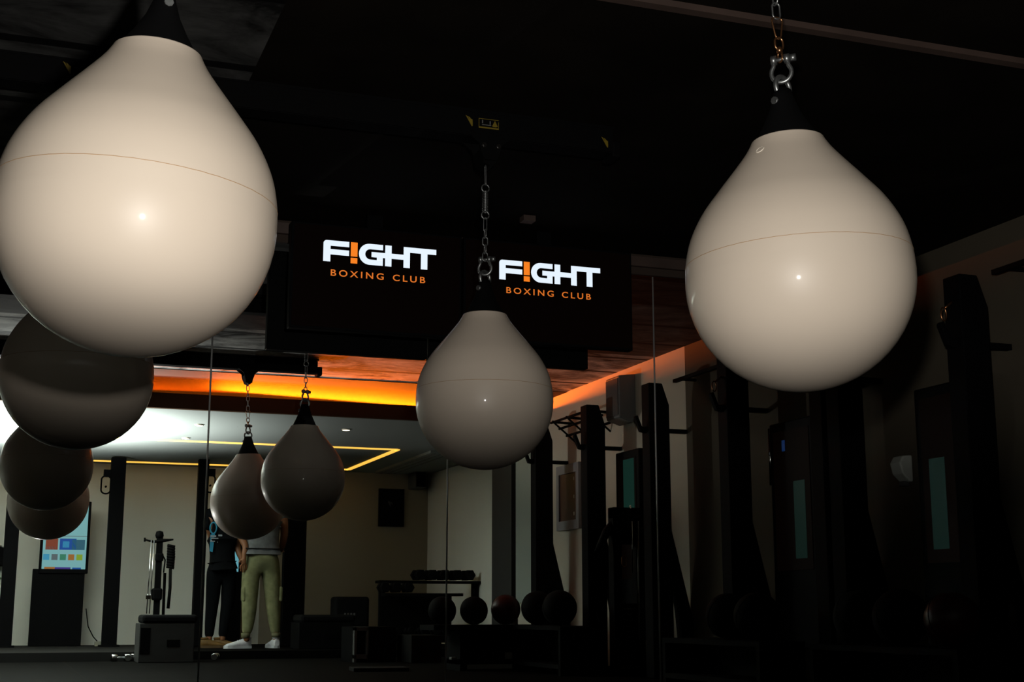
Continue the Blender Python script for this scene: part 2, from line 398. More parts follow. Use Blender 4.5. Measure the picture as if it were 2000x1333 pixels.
        add_tube(bm, pts, 0.0019, 6); obj('spring', bm, steel, t); z += Hs-0.002
        bm = bmesh.new(); add_tube(bm, link_pts(z, z+0.031, 0.031), 0.0026, 8, closed=True); obj('ring', bm, steel, t); z += 0.027
        tube('hook', steel, t, link_pts(z, max(zrail-loc[2], z+0.03), 0.014, 'y'), 0.002, 8, True)
    return t
ZR = HC+1.83     # underside of the rails
bagA = make_bag(0.288, (0.215, 2.87, HC+0.795), 'largest beige teardrop punching bag at upper left, closest to the camera', (0.024, 0.066), 1.75, ZR-0.09, 'chain')
bagB = make_bag(0.285, (1.835, 2.93, HC+0.815), 'large beige teardrop punching bag on the right hanging from a shackle and chain', (-0.015, -0.041), 0.35, ZR-0.09, 'chain', hole=(-2.75, 1.13))
bagC = make_bag(0.263, (1.69, 4.95, HC+0.785), 'smaller brownish punching bag in the centre below the lit signs', (0.0, 0.0), 0.5, ZR-0.10, 'spring')
bagD = make_bag(0.263, (0.205, 5.06, HC+0.815), 'dim brown punching bag half hidden under the largest bag', (0.0, 0.0), 0.5, ZR-0.10, 'spring')
in_mirror(bagC, 'dark mirror image of the centre bag, right one of the hanging pair', shift=(0.055, 0.0, 0.03))
in_mirror(bagB, 'mirror image of the right-hand bag, left one of the hanging pair with rim light', shift=(-0.10, 0.0, 0.0))
in_mirror(bagD, 'black mirror image of a round bag right below the dim brown bag', shift=(0.0, 0.0, 0.02))
in_mirror(bagA, 'lowest mirror image bag in the left column, overlapping the kiosk screen', shift=(0.07, 0.0, 0.0))

# ------------------------------------------------------------------ rails and trolleys
def rail(y, label):
    t = thing('ceiling_rail', (0, y, 0), label, 'rail')
    bm = bmesh.new(); x0, x1 = -2.6, 2.25
    add_box(bm, x0, x1, -0.05, 0.05, ZC-0.012, ZC); add_box(bm, x0, x1, -0.006, 0.006, ZR+0.03, ZC-0.012); add_box(bm, x0, x1, -0.045, 0.045, ZR+0.018, ZR+0.03)
    obj('beam', bm, dark_metal, t)
    box('end_stop', dark_metal, t, x1-0.012, x1+0.028, -0.055, 0.055, ZR-0.0, ZR+0.07, 0.008)
    return t
def stickers(t, items):
    for kind, x, z in items:
        bm = bmesh.new(); y = -0.0535
        if kind == 'claw':
            for k, (a, b) in enumerate(((0, 0.034), (0.011, 0.030), (0.021, 0.022))):
                add_prism(bm, [(x+a, z+b), (x+a+0.008, z+b-0.004), (x+0.030, z-0.008+0.004*k), (x+0.026, z-0.010)], y, y+0.001)
            obj('claw_sticker', bm, yellow_m, t)
        else:
            W, H = 0.084, 0.040
            for a in ((0, W, 0, 0.006), (0, W, H-0.002, H), (0, 0.002, 0, H), (W-0.002, W, 0, H*0.8)):
                add_box(bm, x+a[0], x+a[1], y, y+0.001, z+a[2], z+a[3], 0)
            add_prism(bm, [(x+0.056, z+0.012), (x+0.068, z+0.036), (x+0.080, z+0.012), (x+0.072, z+0.009), (x+0.062, z+0.009)], y-0.0005, y+0.001, 0)
            add_box(bm, x+0.014, x+0.052, y, y+0.001, z+0.013, z+0.016, 1); add_box(bm, x+0.014, x+0.018, y, y+0.001, z+0.020, z+0.034, 1); add_box(bm, x+0.046, x+0.050, y, y+0.001, z+0.018, z+0.032, 1)
            obj('label_sticker', bm, [yellow_m, whitepr], t)
rail1 = rail(5.0, 'black ceiling rail with yellow stickers behind the large bags')
box('sticker_plate', dark_metal, rail1, -0.3, 2.24, -0.053, -0.048, ZR+0.02, ZC-0.014)
zz = ZR+0.075
stickers(rail1, [('claw', 0.085, zz), ('claw', 1.605, zz-0.01), ('label', 1.66, zz-0.022), ('claw', 2.19, zz-0.03)])
rail2 = rail(2.90, 'black ceiling rail that carries the two nearest bags')
in_mirror(rail1, 'black rail in the mirror directly under the lit signs')
in_mirror(rail2, 'black rail in the mirror crossing the orange glow')
def trolley(x, y, label):
    t = thing('rail_trolley', (x, y, ZR), label, 'trolley', 'rail trolleys')
    bm = bmesh.new(); add_prism(bm, [(-0.085, 0.02), (-0.06, 0.0), (-0.045, -0.012), (-0.038, -0.05), (-0.025, -0.075), (0.025, -0.075), (0.038, -0.05), (0.045, -0.012), (0.06, 0.0), (0.085, 0.02)], -0.056, -0.046)
    add_prism(bm, [(-0.038, -0.03), (-0.025, -0.085), (0.0, -0.098), (0.025, -0.085), (0.038, -0.03)], -0.046, 0.046)
    add_prism(bm, [(-0.085, 0.02), (-0.045, -0.012), (-0.025, -0.075), (0.025, -0.075), (0.045, -0.012), (0.085, 0.02)], 0.046, 0.056)
    obj('housing', bm, dark_metal, t)
    for s in (-1, 1):
        bm = bmesh.new(); add_tube(bm, [(s*0.030, -0.066, -0.02), (s*0.030, -0.055, -0.02)], 0.011, 6); add_tube(bm, [(s*0.030, -0.072, -0.02), (s*0.030, -0.06, -0.02)], 0.006, 10); obj('bolt', bm, chrome, t)
    return t
tC = trolley(1.71, 5.0, 'black rail trolley with two bright bolts above the centre bag chain')
tD = trolley(0.205, 5.0, 'black rail trolley hidden behind the largest bag')
tA = trolley(0.285, 2.90, 'black rail trolley above the largest bag')
tB = trolley(1.795, 2.90, 'black rail trolley above the right-hand bag')
in_mirror(tC, 'black trolley in the mirror below the left lit sign')
in_mirror(tB, 'black bell-shaped trolley against the orange glow in the mirror', shift=(-0.09, 0, 0))

in_mirror(tA, 'black trolley in the mirror behind the dim brown bag', shift=(0.07, 0, 0)); in_mirror(tD, 'black trolley in the mirror behind the largest bag')

# ------------------------------------------------------------------ lit signs (two screens)
def text_mesh(s, h, m, name, parent, x, y, z, width):
    cu = bpy.data.curves.new('t', 'FONT'); cu.body = s; cu.space_character = 1.42; cu.extrude = 0.0; cu.size = 1; cu.offset = 0.012
    o = bpy.data.objects.new('t', cu); C.objects.link(o); bpy.context.view_layer.update()
    me = bpy.data.meshes.new_from_object(o.evaluated_get(bpy.context.evaluated_depsgraph_get())); bpy.data.objects.remove(o)
    xs = [v.co.x for v in me.vertices]; ys = [v.co.y for v in me.vertices]; x0, x1, y0, y1 = min(xs), max(xs), min(ys), max(ys)
    for v in me.vertices: v.co = Vector((x+(v.co.x-x0)/(x1-x0)*width, y, z+(v.co.y-y0)/(y1-y0)*h))
    me.materials.clear(); me.materials.append(m); return link(name, me, parent)
def logo(t, x, z, w):
    """x,z is the top left corner, w the width of the white lettering"""
    k = w/614.0; y = -0.0315
    def pr(bm, pts, mi=0): add_prism(bm, [(x+a*k, z-b*k) for a, b in pts], y, y+0.001, mi)
    def arc(cx, cy, r, a0, a1, n=8): return [(cx+r*math.cos(math.radians(a0+(a1-a0)*i/n)), cy+r*math.sin(math.radians(a0+(a1-a0)*i/n))) for i in range(n+1)]
    bm = bmesh.new()
    pr(bm, arc(18, 18, 18, 180, 270)+[(137, 0), (137, 29), (38, 29), (38, 47), (137, 47), (137, 76), (38, 76), (38, 114), (0, 114)]); obj('letter_f', bm, white_emit, t)
    bm = bmesh.new(); pr(bm, [(146, 0), (182, 0), (182, 77), (146, 77)]); pr(bm, [(146, 84), (182, 84), (182, 114), (146, 114)]); obj('exclamation_mark', bm, orange_emit, t)
    bm = bmesh.new()
    outer = [(320, 0)]+arc(247, 57, 57, 270, 90, 16)+[(320, 114), (320, 84)]; 
    inner = arc(250, 57, 28, 90, 270, 12)+[(320, 29)]
    # G as a strip between its outer and inner outlines
    oo = [(320, 0)]+arc(247, 57, 57, 270, 90, 16)+[(320, 114)]; ii = [(320, 29)]+arc(252, 57, 28, 270, 90, 16)+[(320, 86)]
    for i in range(len(oo)-1): pr(bm, [oo[i], oo[i+1], ii[i+1], ii[i]])
    pr(bm, [(258, 43), (332, 43), (332, 71), (258, 71)]); pr(bm, [(287, 71), (320, 71), (320, 87), (287, 87)]); obj('letter_g', bm, white_emit, t)
    bm = bmesh.new(); pr(bm, [(332, 0), (367, 0), (367, 114), (332, 114)]); pr(bm, [(367, 43), (433, 43), (433, 71), (367, 71)]); pr(bm, [(433, 0), (468, 0), (468, 114), (433, 114)]); obj('letter_h', bm, white_emit, t)
    bm = bmesh.new(); pr(bm, [(468, 0), (614, 0), (614, 29), (468, 29)]); pr(bm, [(529, 29), (565, 29), (565, 114), (529, 114)]); obj('letter_t', bm, white_emit, t)
    text_mesh('BOXING', 35*k, orange_dim, 'lettering_boxing', t, x+42*k, y, z-190*k, 284*k); text_mesh('CLUB', 35*k, orange_dim, 'lettering_club', t, x+376*k, y, z-190*k, 178*k)
YS = 6.50
def sign(x0, x1, ztop, h, lx, lz, lw, label):
    t = thing('display_screen', (0, YS, 0), label, 'display screen', 'lit signs under the ceiling')
    box('screen_housing', blackpl, t, x0, x1, -0.028, 0.03, ztop-h, ztop, 0.004)
    box('screen_face', screen_black, t, x0+0.012, x1-0.012, -0.031, -0.027, ztop-h+0.012, ztop-0.012)
    logo(t, lx, lz, lw)
    xm = (x0+x1)/2
    bm = bmesh.new(); add_box(bm, xm-0.11, xm+0.11, 0.03, 0.05, ztop-h*0.75, ztop-0.1); add_box(bm, xm-0.04, xm+0.04, 0.05, 0.11, ztop-0.35, ZC); obj('ceiling_mount', bm, dark_metal, t)
    return t
pl0, pl1 = onY(632, 469, YS-0.03), onY(852, 492, YS-0.03); pr0, pr1 = onY(975, 506, YS-0.03), onY(1172, 525, YS-0.03)
s1 = sign(1.215, 2.085, HC+1.87, 0.53, pl0.x, pl0.z, pl1.x-pl0.x, 'left black ceiling screen with glowing boxing club logo')
s2 = sign(2.095, 3.03, HC+1.87, 0.53, pr0.x, pr0.z-0.004, pr1.x-pr0.x, 'right black ceiling screen with glowing boxing club logo, behind the chain')
in_mirror(s1, 'black back of the left screen in the mirror'); in_mirror(s2, 'black back of the right screen in the mirror')
p = onY(1032, 476, 6.3)
tag(box('mount_plate', trimm, None, p.x-0.032, p.x+0.032, 6.28, 6.34, ZC-0.028, ZC), 'small pale bracket plate on the ceiling above the right screen', 'bracket')

# ------------------------------------------------------------------ far room ceiling lights
tag(box('cove_light', led_o, None, -2.9, WR-0.05, 12.80, 12.83, ZW+0.10, ZW+0.115), 'orange light strip glowing in the ceiling cove above the brown fascia', 'light strip')
area('cove_glow_right', (3.0, 12.72, ZW+0.125), (3.2, 11.6, ZC+0.05), 2.6, 0.05, 250, (1, 0.15, 0.003))
area('cove_glow_left', (0.6, 12.72, ZW+0.125), (0.5, 11.8, ZC+0.05), 2.8, 0.05, 38, (1, 0.10, 0.002))
def led_ring():
    t = thing('ceiling_light_strip', (0, 0, ZW), 'yellow light strip outline on the white ceiling in the mirror', 'light strip')
    z0, z1, wd = -0.012, 0.0, 0.028
    x0, x1, ya, yb = -2.2, 3.93, 14.42, 16.7
    box('strip_segment', led_y, t, x0, x1, ya-wd, ya+wd, z0, z1); box('strip_segment', led_y, t, x0, x1, yb-wd*1.2, yb+wd*1.2, z0, z1)
    box('strip_segment', led_y, t, x1-wd, x1+wd, ya, yb, z0, z1)
led_ring()
for n_, (u, v) in enumerate(((389, 830), (363, 856), (676, 839))):
    r = ray(u, v); p = r*((ZW-HC)/r.z)
    t = thing('downlight', (p.x, p.y, ZW), ['round recessed downlight nearest the orange cove, left one', 'round recessed downlight at the left, nearer the yellow strip', 'round recessed downlight right of the hanging pair'][n_], 'downlight', 'recessed downlights')
    bm = bmesh.new(); add_lathe(bm, [(0.042, 0), (0.042, -0.010), (0.036, -0.012), (0.034, -0.004), (0, -0.004)], 32); obj('ring', bm, lampring, t)
    bm = bmesh.new(); add_lathe(bm, [(0.035, -0.0125), (0.02, -0.015), (0, -0.016)], 24); obj('lamp', bm, lampm, t)

# ------------------------------------------------------------------ posts along the right wall
def post(y, label, carabiner=False, side=1):
    t = thing('rack_post', (4.45, y, 0), label, 'post', 'black posts along the right wall')
    bm = bmesh.new(); zt = HC+1.655
    add_prism(bm, [(-0.065, 0), (0.10, 0), (0.10, zt-0.16), (0.045, zt), (-0.065, zt)], -0.065, 0.065); obj('upright', bm, post_m, t, 0.006)
    bm = bmesh.new(); add_box(bm, 0.095, 0.268, -0.02, 0.02, zt-0.36, zt-0.33); obj('wall_bracket', bm, post_m, t)
    bm = bmesh.new(); add_prism(bm, [(0.06, HC+0.78), (0.06, HC+0.62), (0.16, HC-0.0), (0.20, 0.0), (0.266, 0.0), (0.266, HC-0.06)], -0.04, 0.04); obj('brace', bm, post_m, t)
    bm = bmesh.new(); add_prism(bm, [(-0.06, HC+1.335), (-0.10, HC+1.33), (-0.135, HC+1.415), (-0.15, HC+1.41), (-0.155, HC+1.395), (-0.115, HC+1.295), (-0.06, HC+1.285)], -0.02, 0.02); obj('hook', bm, dark_metal, t, 0.005)
    if carabiner:
        bm = bmesh.new(); add_tube(bm, [(-0.12+0.016*math.cos(a)*1.0, 0, HC+1.455+0.034*math.sin(a)) for a in [2*PI*k/24 for k in range(24)]], 0.004, 8, closed=True)
        add_tube(bm, [(-0.11+0.3*0.05*i, 0, HC+1.487+0.012*i) for i in range(4)], 0.007, 8); obj('carabiner', bm, copper, t)
    return t
pR = post(5.60, 'black post with a hook in front of the right wall, behind the right-hand bag', True)
pE = post(6.71, 'black post standing against the right end of the mirror')
in_mirror(pE, 'mirror image of the black post at the right end of the mirror')
in_mirror(pR, 'mirror image post with a carabiner just left of the right-hand bag bottom')
for y, lb in ((9.17, 'mirror image post crossed by the bright mirror seam'), (10.34, 'mirror image post with an upturned hook beside the grey speaker'), (11.50, 'furthest mirror image post, next to the picture frame')):
    c = copy_tree(pE); c.location = (4.45, y, 0); c.scale = (1, -1, 1); c['label'] = lb
def pipe(y0, y1, label):
    t = thing('wall_rail', (WR, 0, HC+1.675), label, 'rail')
    box('rail_bar', dark_metal, t, -0.14, -0.11, y0, y1, -0.012, 0.012)
    for y in (y0+0.1, y1-0.1): box('wall_arm', dark_metal, t, -0.12, 0.0, y-0.01, y+0.01, -0.01, 0.01)
pipe(4.5, 5.53, 'thin black bar on the right wall beside the hooked post')
pipe(8.07, 9.10, 'thin black bar between two posts in the mirror')
# pull-up bars beyond, speaker, wall frame
t = thing('pull_up_bar', (WR, 10.9, HC+1.60), 'black wall-mounted pull-up rack in the mirror beside the orange glow', 'pull-up bar')
for dz, dx in ((0.05, -0.20), (0.0, -0.12), (-0.06, -0.05)): tube('bar', dark_metal, t, [(dx, -0.45, dz), (dx, 0.50, dz)], 0.011)
for dy in (-0.35, 0.1, 0.42):
    bm = bmesh.new(); add_tube(bm, [(0, dy, 0.04), (-0.22, dy, 0.05)], 0.012, 8); add_tube(bm, [(0, dy, -0.12), (-0.20, dy, 0.04)], 0.009, 8); obj('bracket', bm, dark_metal, t)
t = thing('wall_speaker', (WR, 10.17, HC+1.70), 'grey wall speaker high on the wall in the mirror', 'speaker')
bm = bmesh.new(); add_prism(bm, [(0, 0.19), (-0.15, 0.17), (-0.15, -0.17), (-0.03, -0.21), (0, -0.19)], -0.13, 0.13); obj('cabinet', bm, greypl, t, 0.01)
box('grille', mat('speaker cloth', (0.07, 0.07, 0.07), 0.9), t, -0.156, -0.149, -0.115, 0.115, -0.15, 0.15)
t = thing('picture_frame', (WR, 11.45, HC+1.00), 'silver framed picture on the wall between two mirrored posts', 'picture frame')
bm = bmesh.new()
for a in ((-0.26, -0.20, -0.29, 0.29), (0.20, 0.26, -0.29, 0.29), (-0.2, 0.2, 0.21, 0.29), (-0.2, 0.2, -0.29, -0.21)): add_box(bm, -0.03, 0, a[0], a[1], a[2], a[3])
obj('frame', bm, silverf, t); box('picture', brownm, t, -0.018, 0, -0.2, 0.2, -0.21, 0.21)
for dz in (0.14, -0.02, -0.17): box('spot_detail', wht, t, -0.021, -0.017, -0.14, -0.125, dz, dz+0.03)
# dispenser
def dispenser(label):
    t = thing('soap_dispenser', (WR, 6.50, HC+0.78), label, 'dispenser')
    bm = bmesh.new(); add_prism(bm, [(0, 0.075), (-0.06, 0.07), (-0.085, 0.03), (-0.07, -0.03), (-0.02, -0.075), (0, -0.075)], -0.05, 0.05); obj('cover', bm, wht, t, 0.012, 3)
    box('nozzle', greypl, t, -0.05, -0.01, -0.02, 0.02, -0.095, -0.07)
    return t
dsp = dispenser('white wall dispenser on the right wall between post and kiosk')
in_mirror(dsp, 'mirror image of the white wall dispenser beside the corner post')
# kiosk on the right wall
def wall_kiosk(y, label, w, zt, tz0, tz1, ty0, ty1, m, blue=True):
    t = thing('display_kiosk', (WR-0.005, y, 0), label, 'kiosk')
    box('kiosk_body', blackpl, t, -0.085, 0.0, -w/2, w/2, 0.25, HC+zt, 0.01)
    bm = bmesh.new(); add_box(bm, -0.089, -0.085, -w/2+0.05, w/2-0.05, HC+0.25, HC+zt-0.06, 0); add_box(bm, -0.091, -0.089, ty0, ty1, HC+tz0, HC+tz1, 1)
    if blue: add_box(bm, -0.092, -0.089, -0.10, -0.065, HC+1.0, HC+1.07, 2)
    obj('screen', bm, [screen_black, m, mat('blue display', (0, 0, 0), 0.3, emit=(0.001, 0.012, 0.06), es=0.8)], t)
    if blue: tube('edge_trim', chrome, t, [(-0.07, -w/2-0.022, HC+0.80), (-0.07, -w/2-0.022, HC+1.17)], 0.011, 16)
    return t
k1 = wall_kiosk(6.03, 'black upright display kiosk on the right wall behind the hooked post', 0.52, 1.19, 0.32, 0.80, 0.02, 0.15, mat('dim teal display', (0, 0, 0), 0.3, spec=0.02, emit=(0.0035, 0.0095, 0.0075), es=1.0))
in_mirror(k1, 'mirror image of the right wall kiosk, left of the corner post')
t = wall_kiosk(2*MIR-10.2, 'black kiosk', 0.44, 1.26, 0.54, 1.19, -0.14, 0.06, mat('teal display', (0, 0, 0), 0.3, spec=0.02, emit=(0.005, 0.020, 0.015), es=1.0), False)
t.location.y = 10.04; t['label'] = 'black kiosk with teal screen in the mirror beside the cable machine'

# ------------------------------------------------------------------ far room: platform, posts, kiosks
struct('trim_4', mat('grey platform edge', (0.018, 0.0175, 0.0165), 0.8, spec=0.05), -3.0, 1.75, 14.02, 17.05, 0.0, 0.085)
struct('trim_5', mat('black platform', (0.003, 0.0028, 0.0026), 0.9, spec=0.03), 1.75, 5.06, 14.20, 17.05, 0.0, 0.080)
def far_post(u0, u1, vtop, Y, label, zb=0.085):
    a, b = onY(u0, 1000, Y), onY(u1, 1000, Y); zt = min(onY((u0+u1)/2, vtop, Y).z, ZW)
    t = thing('rack_post', ((a.x+b.x)/2, Y, zb), label, 'post', 'black posts along the far wall'); h = (b.x-a.x)/2
    box('upright', post_m, t, -h, h, -0.06, 0.06, 0, zt-zb, 0.005); box('foot_plate', post_m, t, -h-0.03, h+0.03, -0.09, 0.09, 0, 0.02)
    return t
far_post(12, 40, 985, 16.2, 'black post at the left edge beside the kiosk screen')
far_post(212, 241, 895, 16.2, 'tall black post between the kiosk and the training tower')
far_post(384, 404, 895, 16.2, 'black post right at the mirror seam beside the person in black')
far_post(556, 598, 900, 15.9, 'broad black post behind the person in olive trousers')
# wall plates with rounded loop on the posts
for u, v, lb in ((207, 948, 'black loop handle bracket left of the tall post'), (411, 946, 'black loop handle bracket right of the mirror seam')):
    p = onY(u, v, 16.15); t = thing('handle_bracket', p, lb, 'bracket', 'loop handles on the posts')
    tube('loop', dark_metal, t, [(x*1.2, 0, z*1.0) for x, y, z in link_pts(-0.10, 0.10, 0.085)], 0.009, 8, True)
    box('clamp', dark_metal, t, -0.03, 0.05, -0.02, 0.05, 0.09, 0.17); tube('pin', dark_metal, t, [(0, -0.01, -0.02), (0, 0.03, -0.02)], 0.012)
# kiosk with app screen
def app_kiosk():
    a, b = onY(76, 1100, 16.6), onY(172, 1100, 16.6); zt = onY(120, 980, 16.6).z; zs = onY(120, 1113, 16.6).z
    xc = (a.x+b.x)/2; h = (b.x-a.x)/2
    t = thing('display_kiosk', (xc, 16.6, 0.085), 'tall black kiosk with lit colourful screen at the lower left', 'kiosk')
    box('kiosk_body', blackpl, t, -h-0.06, h-0.03, -0.03, 0.12, 0, zs-0.085, 0.006); box('screen_housing', blackpl, t, -h, h, -0.05, 0.03, zs-0.135, zt-0.085, 0.008)
    cols = {'lit': (0.19, 0.42, 0.44), 'rust': (0.20, 0.045, 0.02), 'blue': (0.012, 0.07, 0.30), 'deep': (0.03, 0.11, 0.16), 'sky': (0.05, 0.28, 0.45), 'grey': (0.10, 0.13, 0.14), 'green': (0.04, 0.20, 0.12), 'oran': (0.32, 0.13, 0.03), 'lime': (0.22, 0.34, 0.03), 'violet': (0.05, 0.03, 0.22)}
    ms = [mat('display '+k, (0, 0, 0), 0.4, spec=0.2, emit=c, es=0.85) for k, c in cols.items()]; ix = {k: i for i, k in enumerate(cols)}
    bm = bmesh.new(); X0, X1, Z0, Z1 = -h+0.03, h-0.03, zs-0.085, zt-0.13
    add_box(bm, X0, X1, -0.054, -0.05, Z0, Z1, 0); W = X1-X0; mp = lambda fx: X0+W*fx; H = Z1-Z0
    def r(c, a0, a1, b0, b1): add_box(bm, mp(a0), mp(a1), -0.057, -0.054, Z0+b0, Z0+b1, ix[c])
    r('rust', 0.06, 0.34, 0.215, 0.34); r('grey', 0.08, 0.30, 0.215, 0.25); r('blue', 0.38, 0.76, 0.215, 0.34); r('deep', 0.66, 0.96, 0.215, 0.33); r('sky', 0.45, 0.60, 0.24, 0.31)
    for k, c in enumerate(('sky', 'grey', 'green', 'oran', 'lime')): r(c, 0.02+0.19*k, 0.16+0.19*k, 0.10, 0.165)
    r('oran', 0.06, 0.30, 0.0, 0.022); r('violet', 0.3, 0.66, 0.0, 0.02); r('blue', 0.7, 0.9, 0.0, 0.018); r('grey', 0.0, 1.0, 0.365, 0.372)
    obj('screen', bm, ms, t)
app_kiosk()
p = onY(461, 1090, 16.9); t = thing('display_kiosk', (p.x, 16.9, 0.085), 'kiosk with a narrow bright blue screen visible between the two people', 'kiosk')
box('kiosk_body', blackpl, t, -0.12, 0.08, -0.02, 0.10, 0, p.z+0.22-0.085, 0.006)
box('screen', mat('display pale blue', (0, 0, 0), 0.4, emit=(0.14, 0.40, 0.48), es=0.8), t, -0.05, 0.03, -0.024, -0.02, p.z-0.085-0.17, p.z-0.085+0.15)
# socket strip and cord
p = onY(191, 1257, 16.4); t = thing('power_socket', (p.x, 16.4, 0.085), 'small white power adapter on the floor beside the tall post', 'adapter')
box('adapter_body', mat('off white plastic', (0.25, 0.24, 0.18), 0.5), t, -0.035, 0.035, -0.03, 0.03, 0, 0.055, 0.005)
o_ = Vector(t.location); tube('cord', rubber, t, [onY(168, 1190, 16.45)-o_, onY(172, 1225, 16.42)-o_, onY(182, 1245, 16.4)-o_, onY(190, 1254, 16.4)-o_], 0.006, 8)
p = onY(3, 1085, 16.4); t = thing('control_box', (p.x-0.02, 16.9, p.z), 'black box on the wall at the left edge', 'box')
box('housing', blackpl, t, -0.14, 0.10, -0.05, 0.09, -0.11, 0.11, 0.01); tube('lever', steel, t, [(0.0, -0.06, 0.12), (0.05, -0.07, 0.09)], 0.008)
p = onY(2, 1110, 16.6)
tag(box('notice_panel', wht, None, p.x-0.2, p.x+0.065, 17.0, 17.04, p.z-0.10, p.z+0.05), 'pale panel below the black box at the left edge', 'panel')

# plyo box with pad and training tower behind it
def padded_box(u0, u1, v0, v1, Y, label, m=greybox, zb=0.085, vpad=12):
    a, b = onY(u0, v1, Y), onY(u1, v1, Y); zt = onY((u0+u1)/2, v0, Y).z; h = (b.x-a.x)/2
    t = thing('plyo_box', ((a.x+b.x)/2, Y, zb), label, 'plyo box'); H = zt-zb-0.08
    bm = bmesh.new(); add_box(bm, -h, h, 0, 0.45, 0, H); obj('box_body', bm, m, t, 0.006)
    box('pad', padm, t, -h+0.02, h+0.02, -0.01, 0.46, H, H+0.08, 0.025)
    box('hand_hole', blackpl, t, 0.0, 0.12, -0.004, 0.002, H*0.40, H*0.58, 0.0)
    box('side_opening', blackpl, t, -h+0.01, -h+0.10, -0.004, 0.002, 0.08, H-0.04, 0.0)
    return t
padded_box(270, 378, 1202, 1290, 13.5, 'grey plyo box with a black padded top below the training tower', zb=0.0)
def tower():
    p = onY(312, 1205, 15.2); t = thing('cable_trainer', (p.x, 15.2, 0.085), 'black training tower with chrome rods and hanging straps behind the grey box', 'training machine')
    Z = lambda v: onY(312, v, 15.2).z-0.085
    X = lambda u: onY(u, 1100, 15.2).x-p.x
    box('column', dark_metal, t, X(304), X(316), -0.03, 0.03, 0, Z(1045), 0.008)
    tube('column', dark_metal, t, [(X(325), 0.05, 0), (X(324), 0.05, Z(1120))], 0.016)
    bm = bmesh.new(); add_tube(bm, [(X(280), -0.03, Z(1056)), (X(297), -0.03, Z(1060)), (X(318), -0.03, Z(1057)), (X(336), -0.03, Z(1055))], [0.008, 0.014, 0.018, 0.008], 8); add_tube(bm, [(X(280), -0.03, Z(1052)), (X(280), -0.03, Z(1060))], 0.01, 8); obj('cross_bar', bm, dark_metal, t)
    for u in (292.5, 298): tube('chrome_rod', chrome, t, [(X(u-2.5), -0.06, Z(1200)), (X(u), -0.06, Z(1056))], 0.0055)
    bm = bmesh.new(); add_box(bm, X(287), X(296), -0.075, -0.05, Z(1172), Z(1164)); obj('rod_clamp', bm, chrome, t)
    box('weight_block', blackpl, t, X(299), X(319), -0.07, 0.05, Z(1174), Z(1150), 0.02); box('pulley_block', blackpl, t, X(303), X(318), -0.06, 0.04, Z(1098), Z(1082), 0.015)
    bm = bmesh.new(); add_lathe(bm, [(0, -0.045), (0.035, -0.03), (0.045, 0), (0.035, 0.04), (0, 0.05)], 16, (X(309), 0, Z(1047))); obj('head', bm, blackpl, t)
    bm = bmesh.new()
    for k in range(9): add_tube(bm, [(X(325), -0.02, Z(1066+5.2*k)), (X(341-0.25*abs(k-4)), -0.02, Z(1069+5.2*k))], 0.015, 8)
    obj('rope_coil', bm, rubber, t)
    tube('strap', rubber, t, [(X(333), -0.02, Z(1112)), (X(334), -0.02, Z(1150)), (X(332), -0.02, Z(1190))], 0.017)
    tube('strap', rubber, t, [(X(316), -0.02, Z(1085)), (X(322), -0.02, Z(1095)), (X(320), -0.02, Z(1120))], 0.008)
tower()

# small chrome dumbbells and kettlebells near the boxes
def dumbbell(p, label, ang=0, r=0.035, L=0.13, m=chrome, group='small weights on the floor'):
    t = thing('dumbbell', p, label, 'dumbbell', group, ang)
    tube('handle', steel, t, [(-L/2, 0, r), (L/2, 0, r)], 0.012)
    for s in (-1, 1):
        bm = bmesh.new(); add_tube(bm, [(s*L/2-0.03, 0, r), (s*L/2-0.022, 0, r), (s*L/2+0.022, 0, r), (s*L/2+0.03, 0, r)], [r*0.85, r, r, r*0.85], 6 if m is rubber else 16); obj('weight_head', bm, m, t)
    return t
def on_floor(u, v, z=0.0):
    r = ray(u, v); q = r*((z-HC)/r.z); q.z = z; return q
for u, v, lb, an in ((196, 1277, 'chrome dumbbell at the platform corner left of the grey box', 0.3), (229, 1283, 'bright chrome dumbbell against the grey box side', 1.2), (398, 1286, 'bright chrome dumbbell near the mirror seam at the feet of the person in black', 1.3)):
    q = on_floor(u, v); dumbbell((q.x, min(q.y, 13.95), 0), lb, an)
q = on_floor(655, 1284); dumbbell((q.x, 13.9, 0), 'lone dumbbell on the floor in front of the dark bench', 1.3)

# ------------------------------------------------------------------ right part of the far room
p0, p1 = onY(741, 955, 17.0), onY(789, 1030, 17.0)
t = thing('wall_poster', (p0.x, 17.0, 0), 'black poster on the far wall right of the hanging pair', 'poster')
box('poster_panel', blackpl, t, 0, p1.x-p0.x, 0.0, 0.04, p1.z, p0.z)
bm = bmesh.new(); xm, zm = (p1.x-p0.x)*0.42, (p0.z+p1.z)/2+0.05
for k in range(5): add_box(bm, xm-0.02+0.012*k, xm-0.014+0.012*k, -0.002, 0.0, zm-0.02*(k % 3), zm+0.03-0.004*k)
obj('poster_mark', bm, mat('grey print', (0.12, 0.12, 0.12), 0.7), t)
# air grille near the ceiling corner and a small speaker
t = thing('air_vent', (4.4, 15.6, ZW), 'grey slatted air vent on the ceiling corner above the poster', 'vent')
box('vent_frame', white_ceil, t, -0.10, 0.22, -1.2, 1.2, -0.03, 0.0); 
for k in range(3): box('slat', greypl, t, -0.06+0.09*k, -0.03+0.09*k, -1.15, 1.15, -0.036, -0.030)
p = onY(822, 938, 16.7); t = thing('wall_speaker', (p.x, 16.8, p.z), 'small dark speaker in the corner right of the poster', 'speaker')
box('cabinet', greypl, t, -0.07, 0.07, -0.10, 0.24, -0.10, 0.10, 0.01); box('grille', blackpl, t, -0.06, 0.06, -0.105, -0.099, -0.09, 0.09)
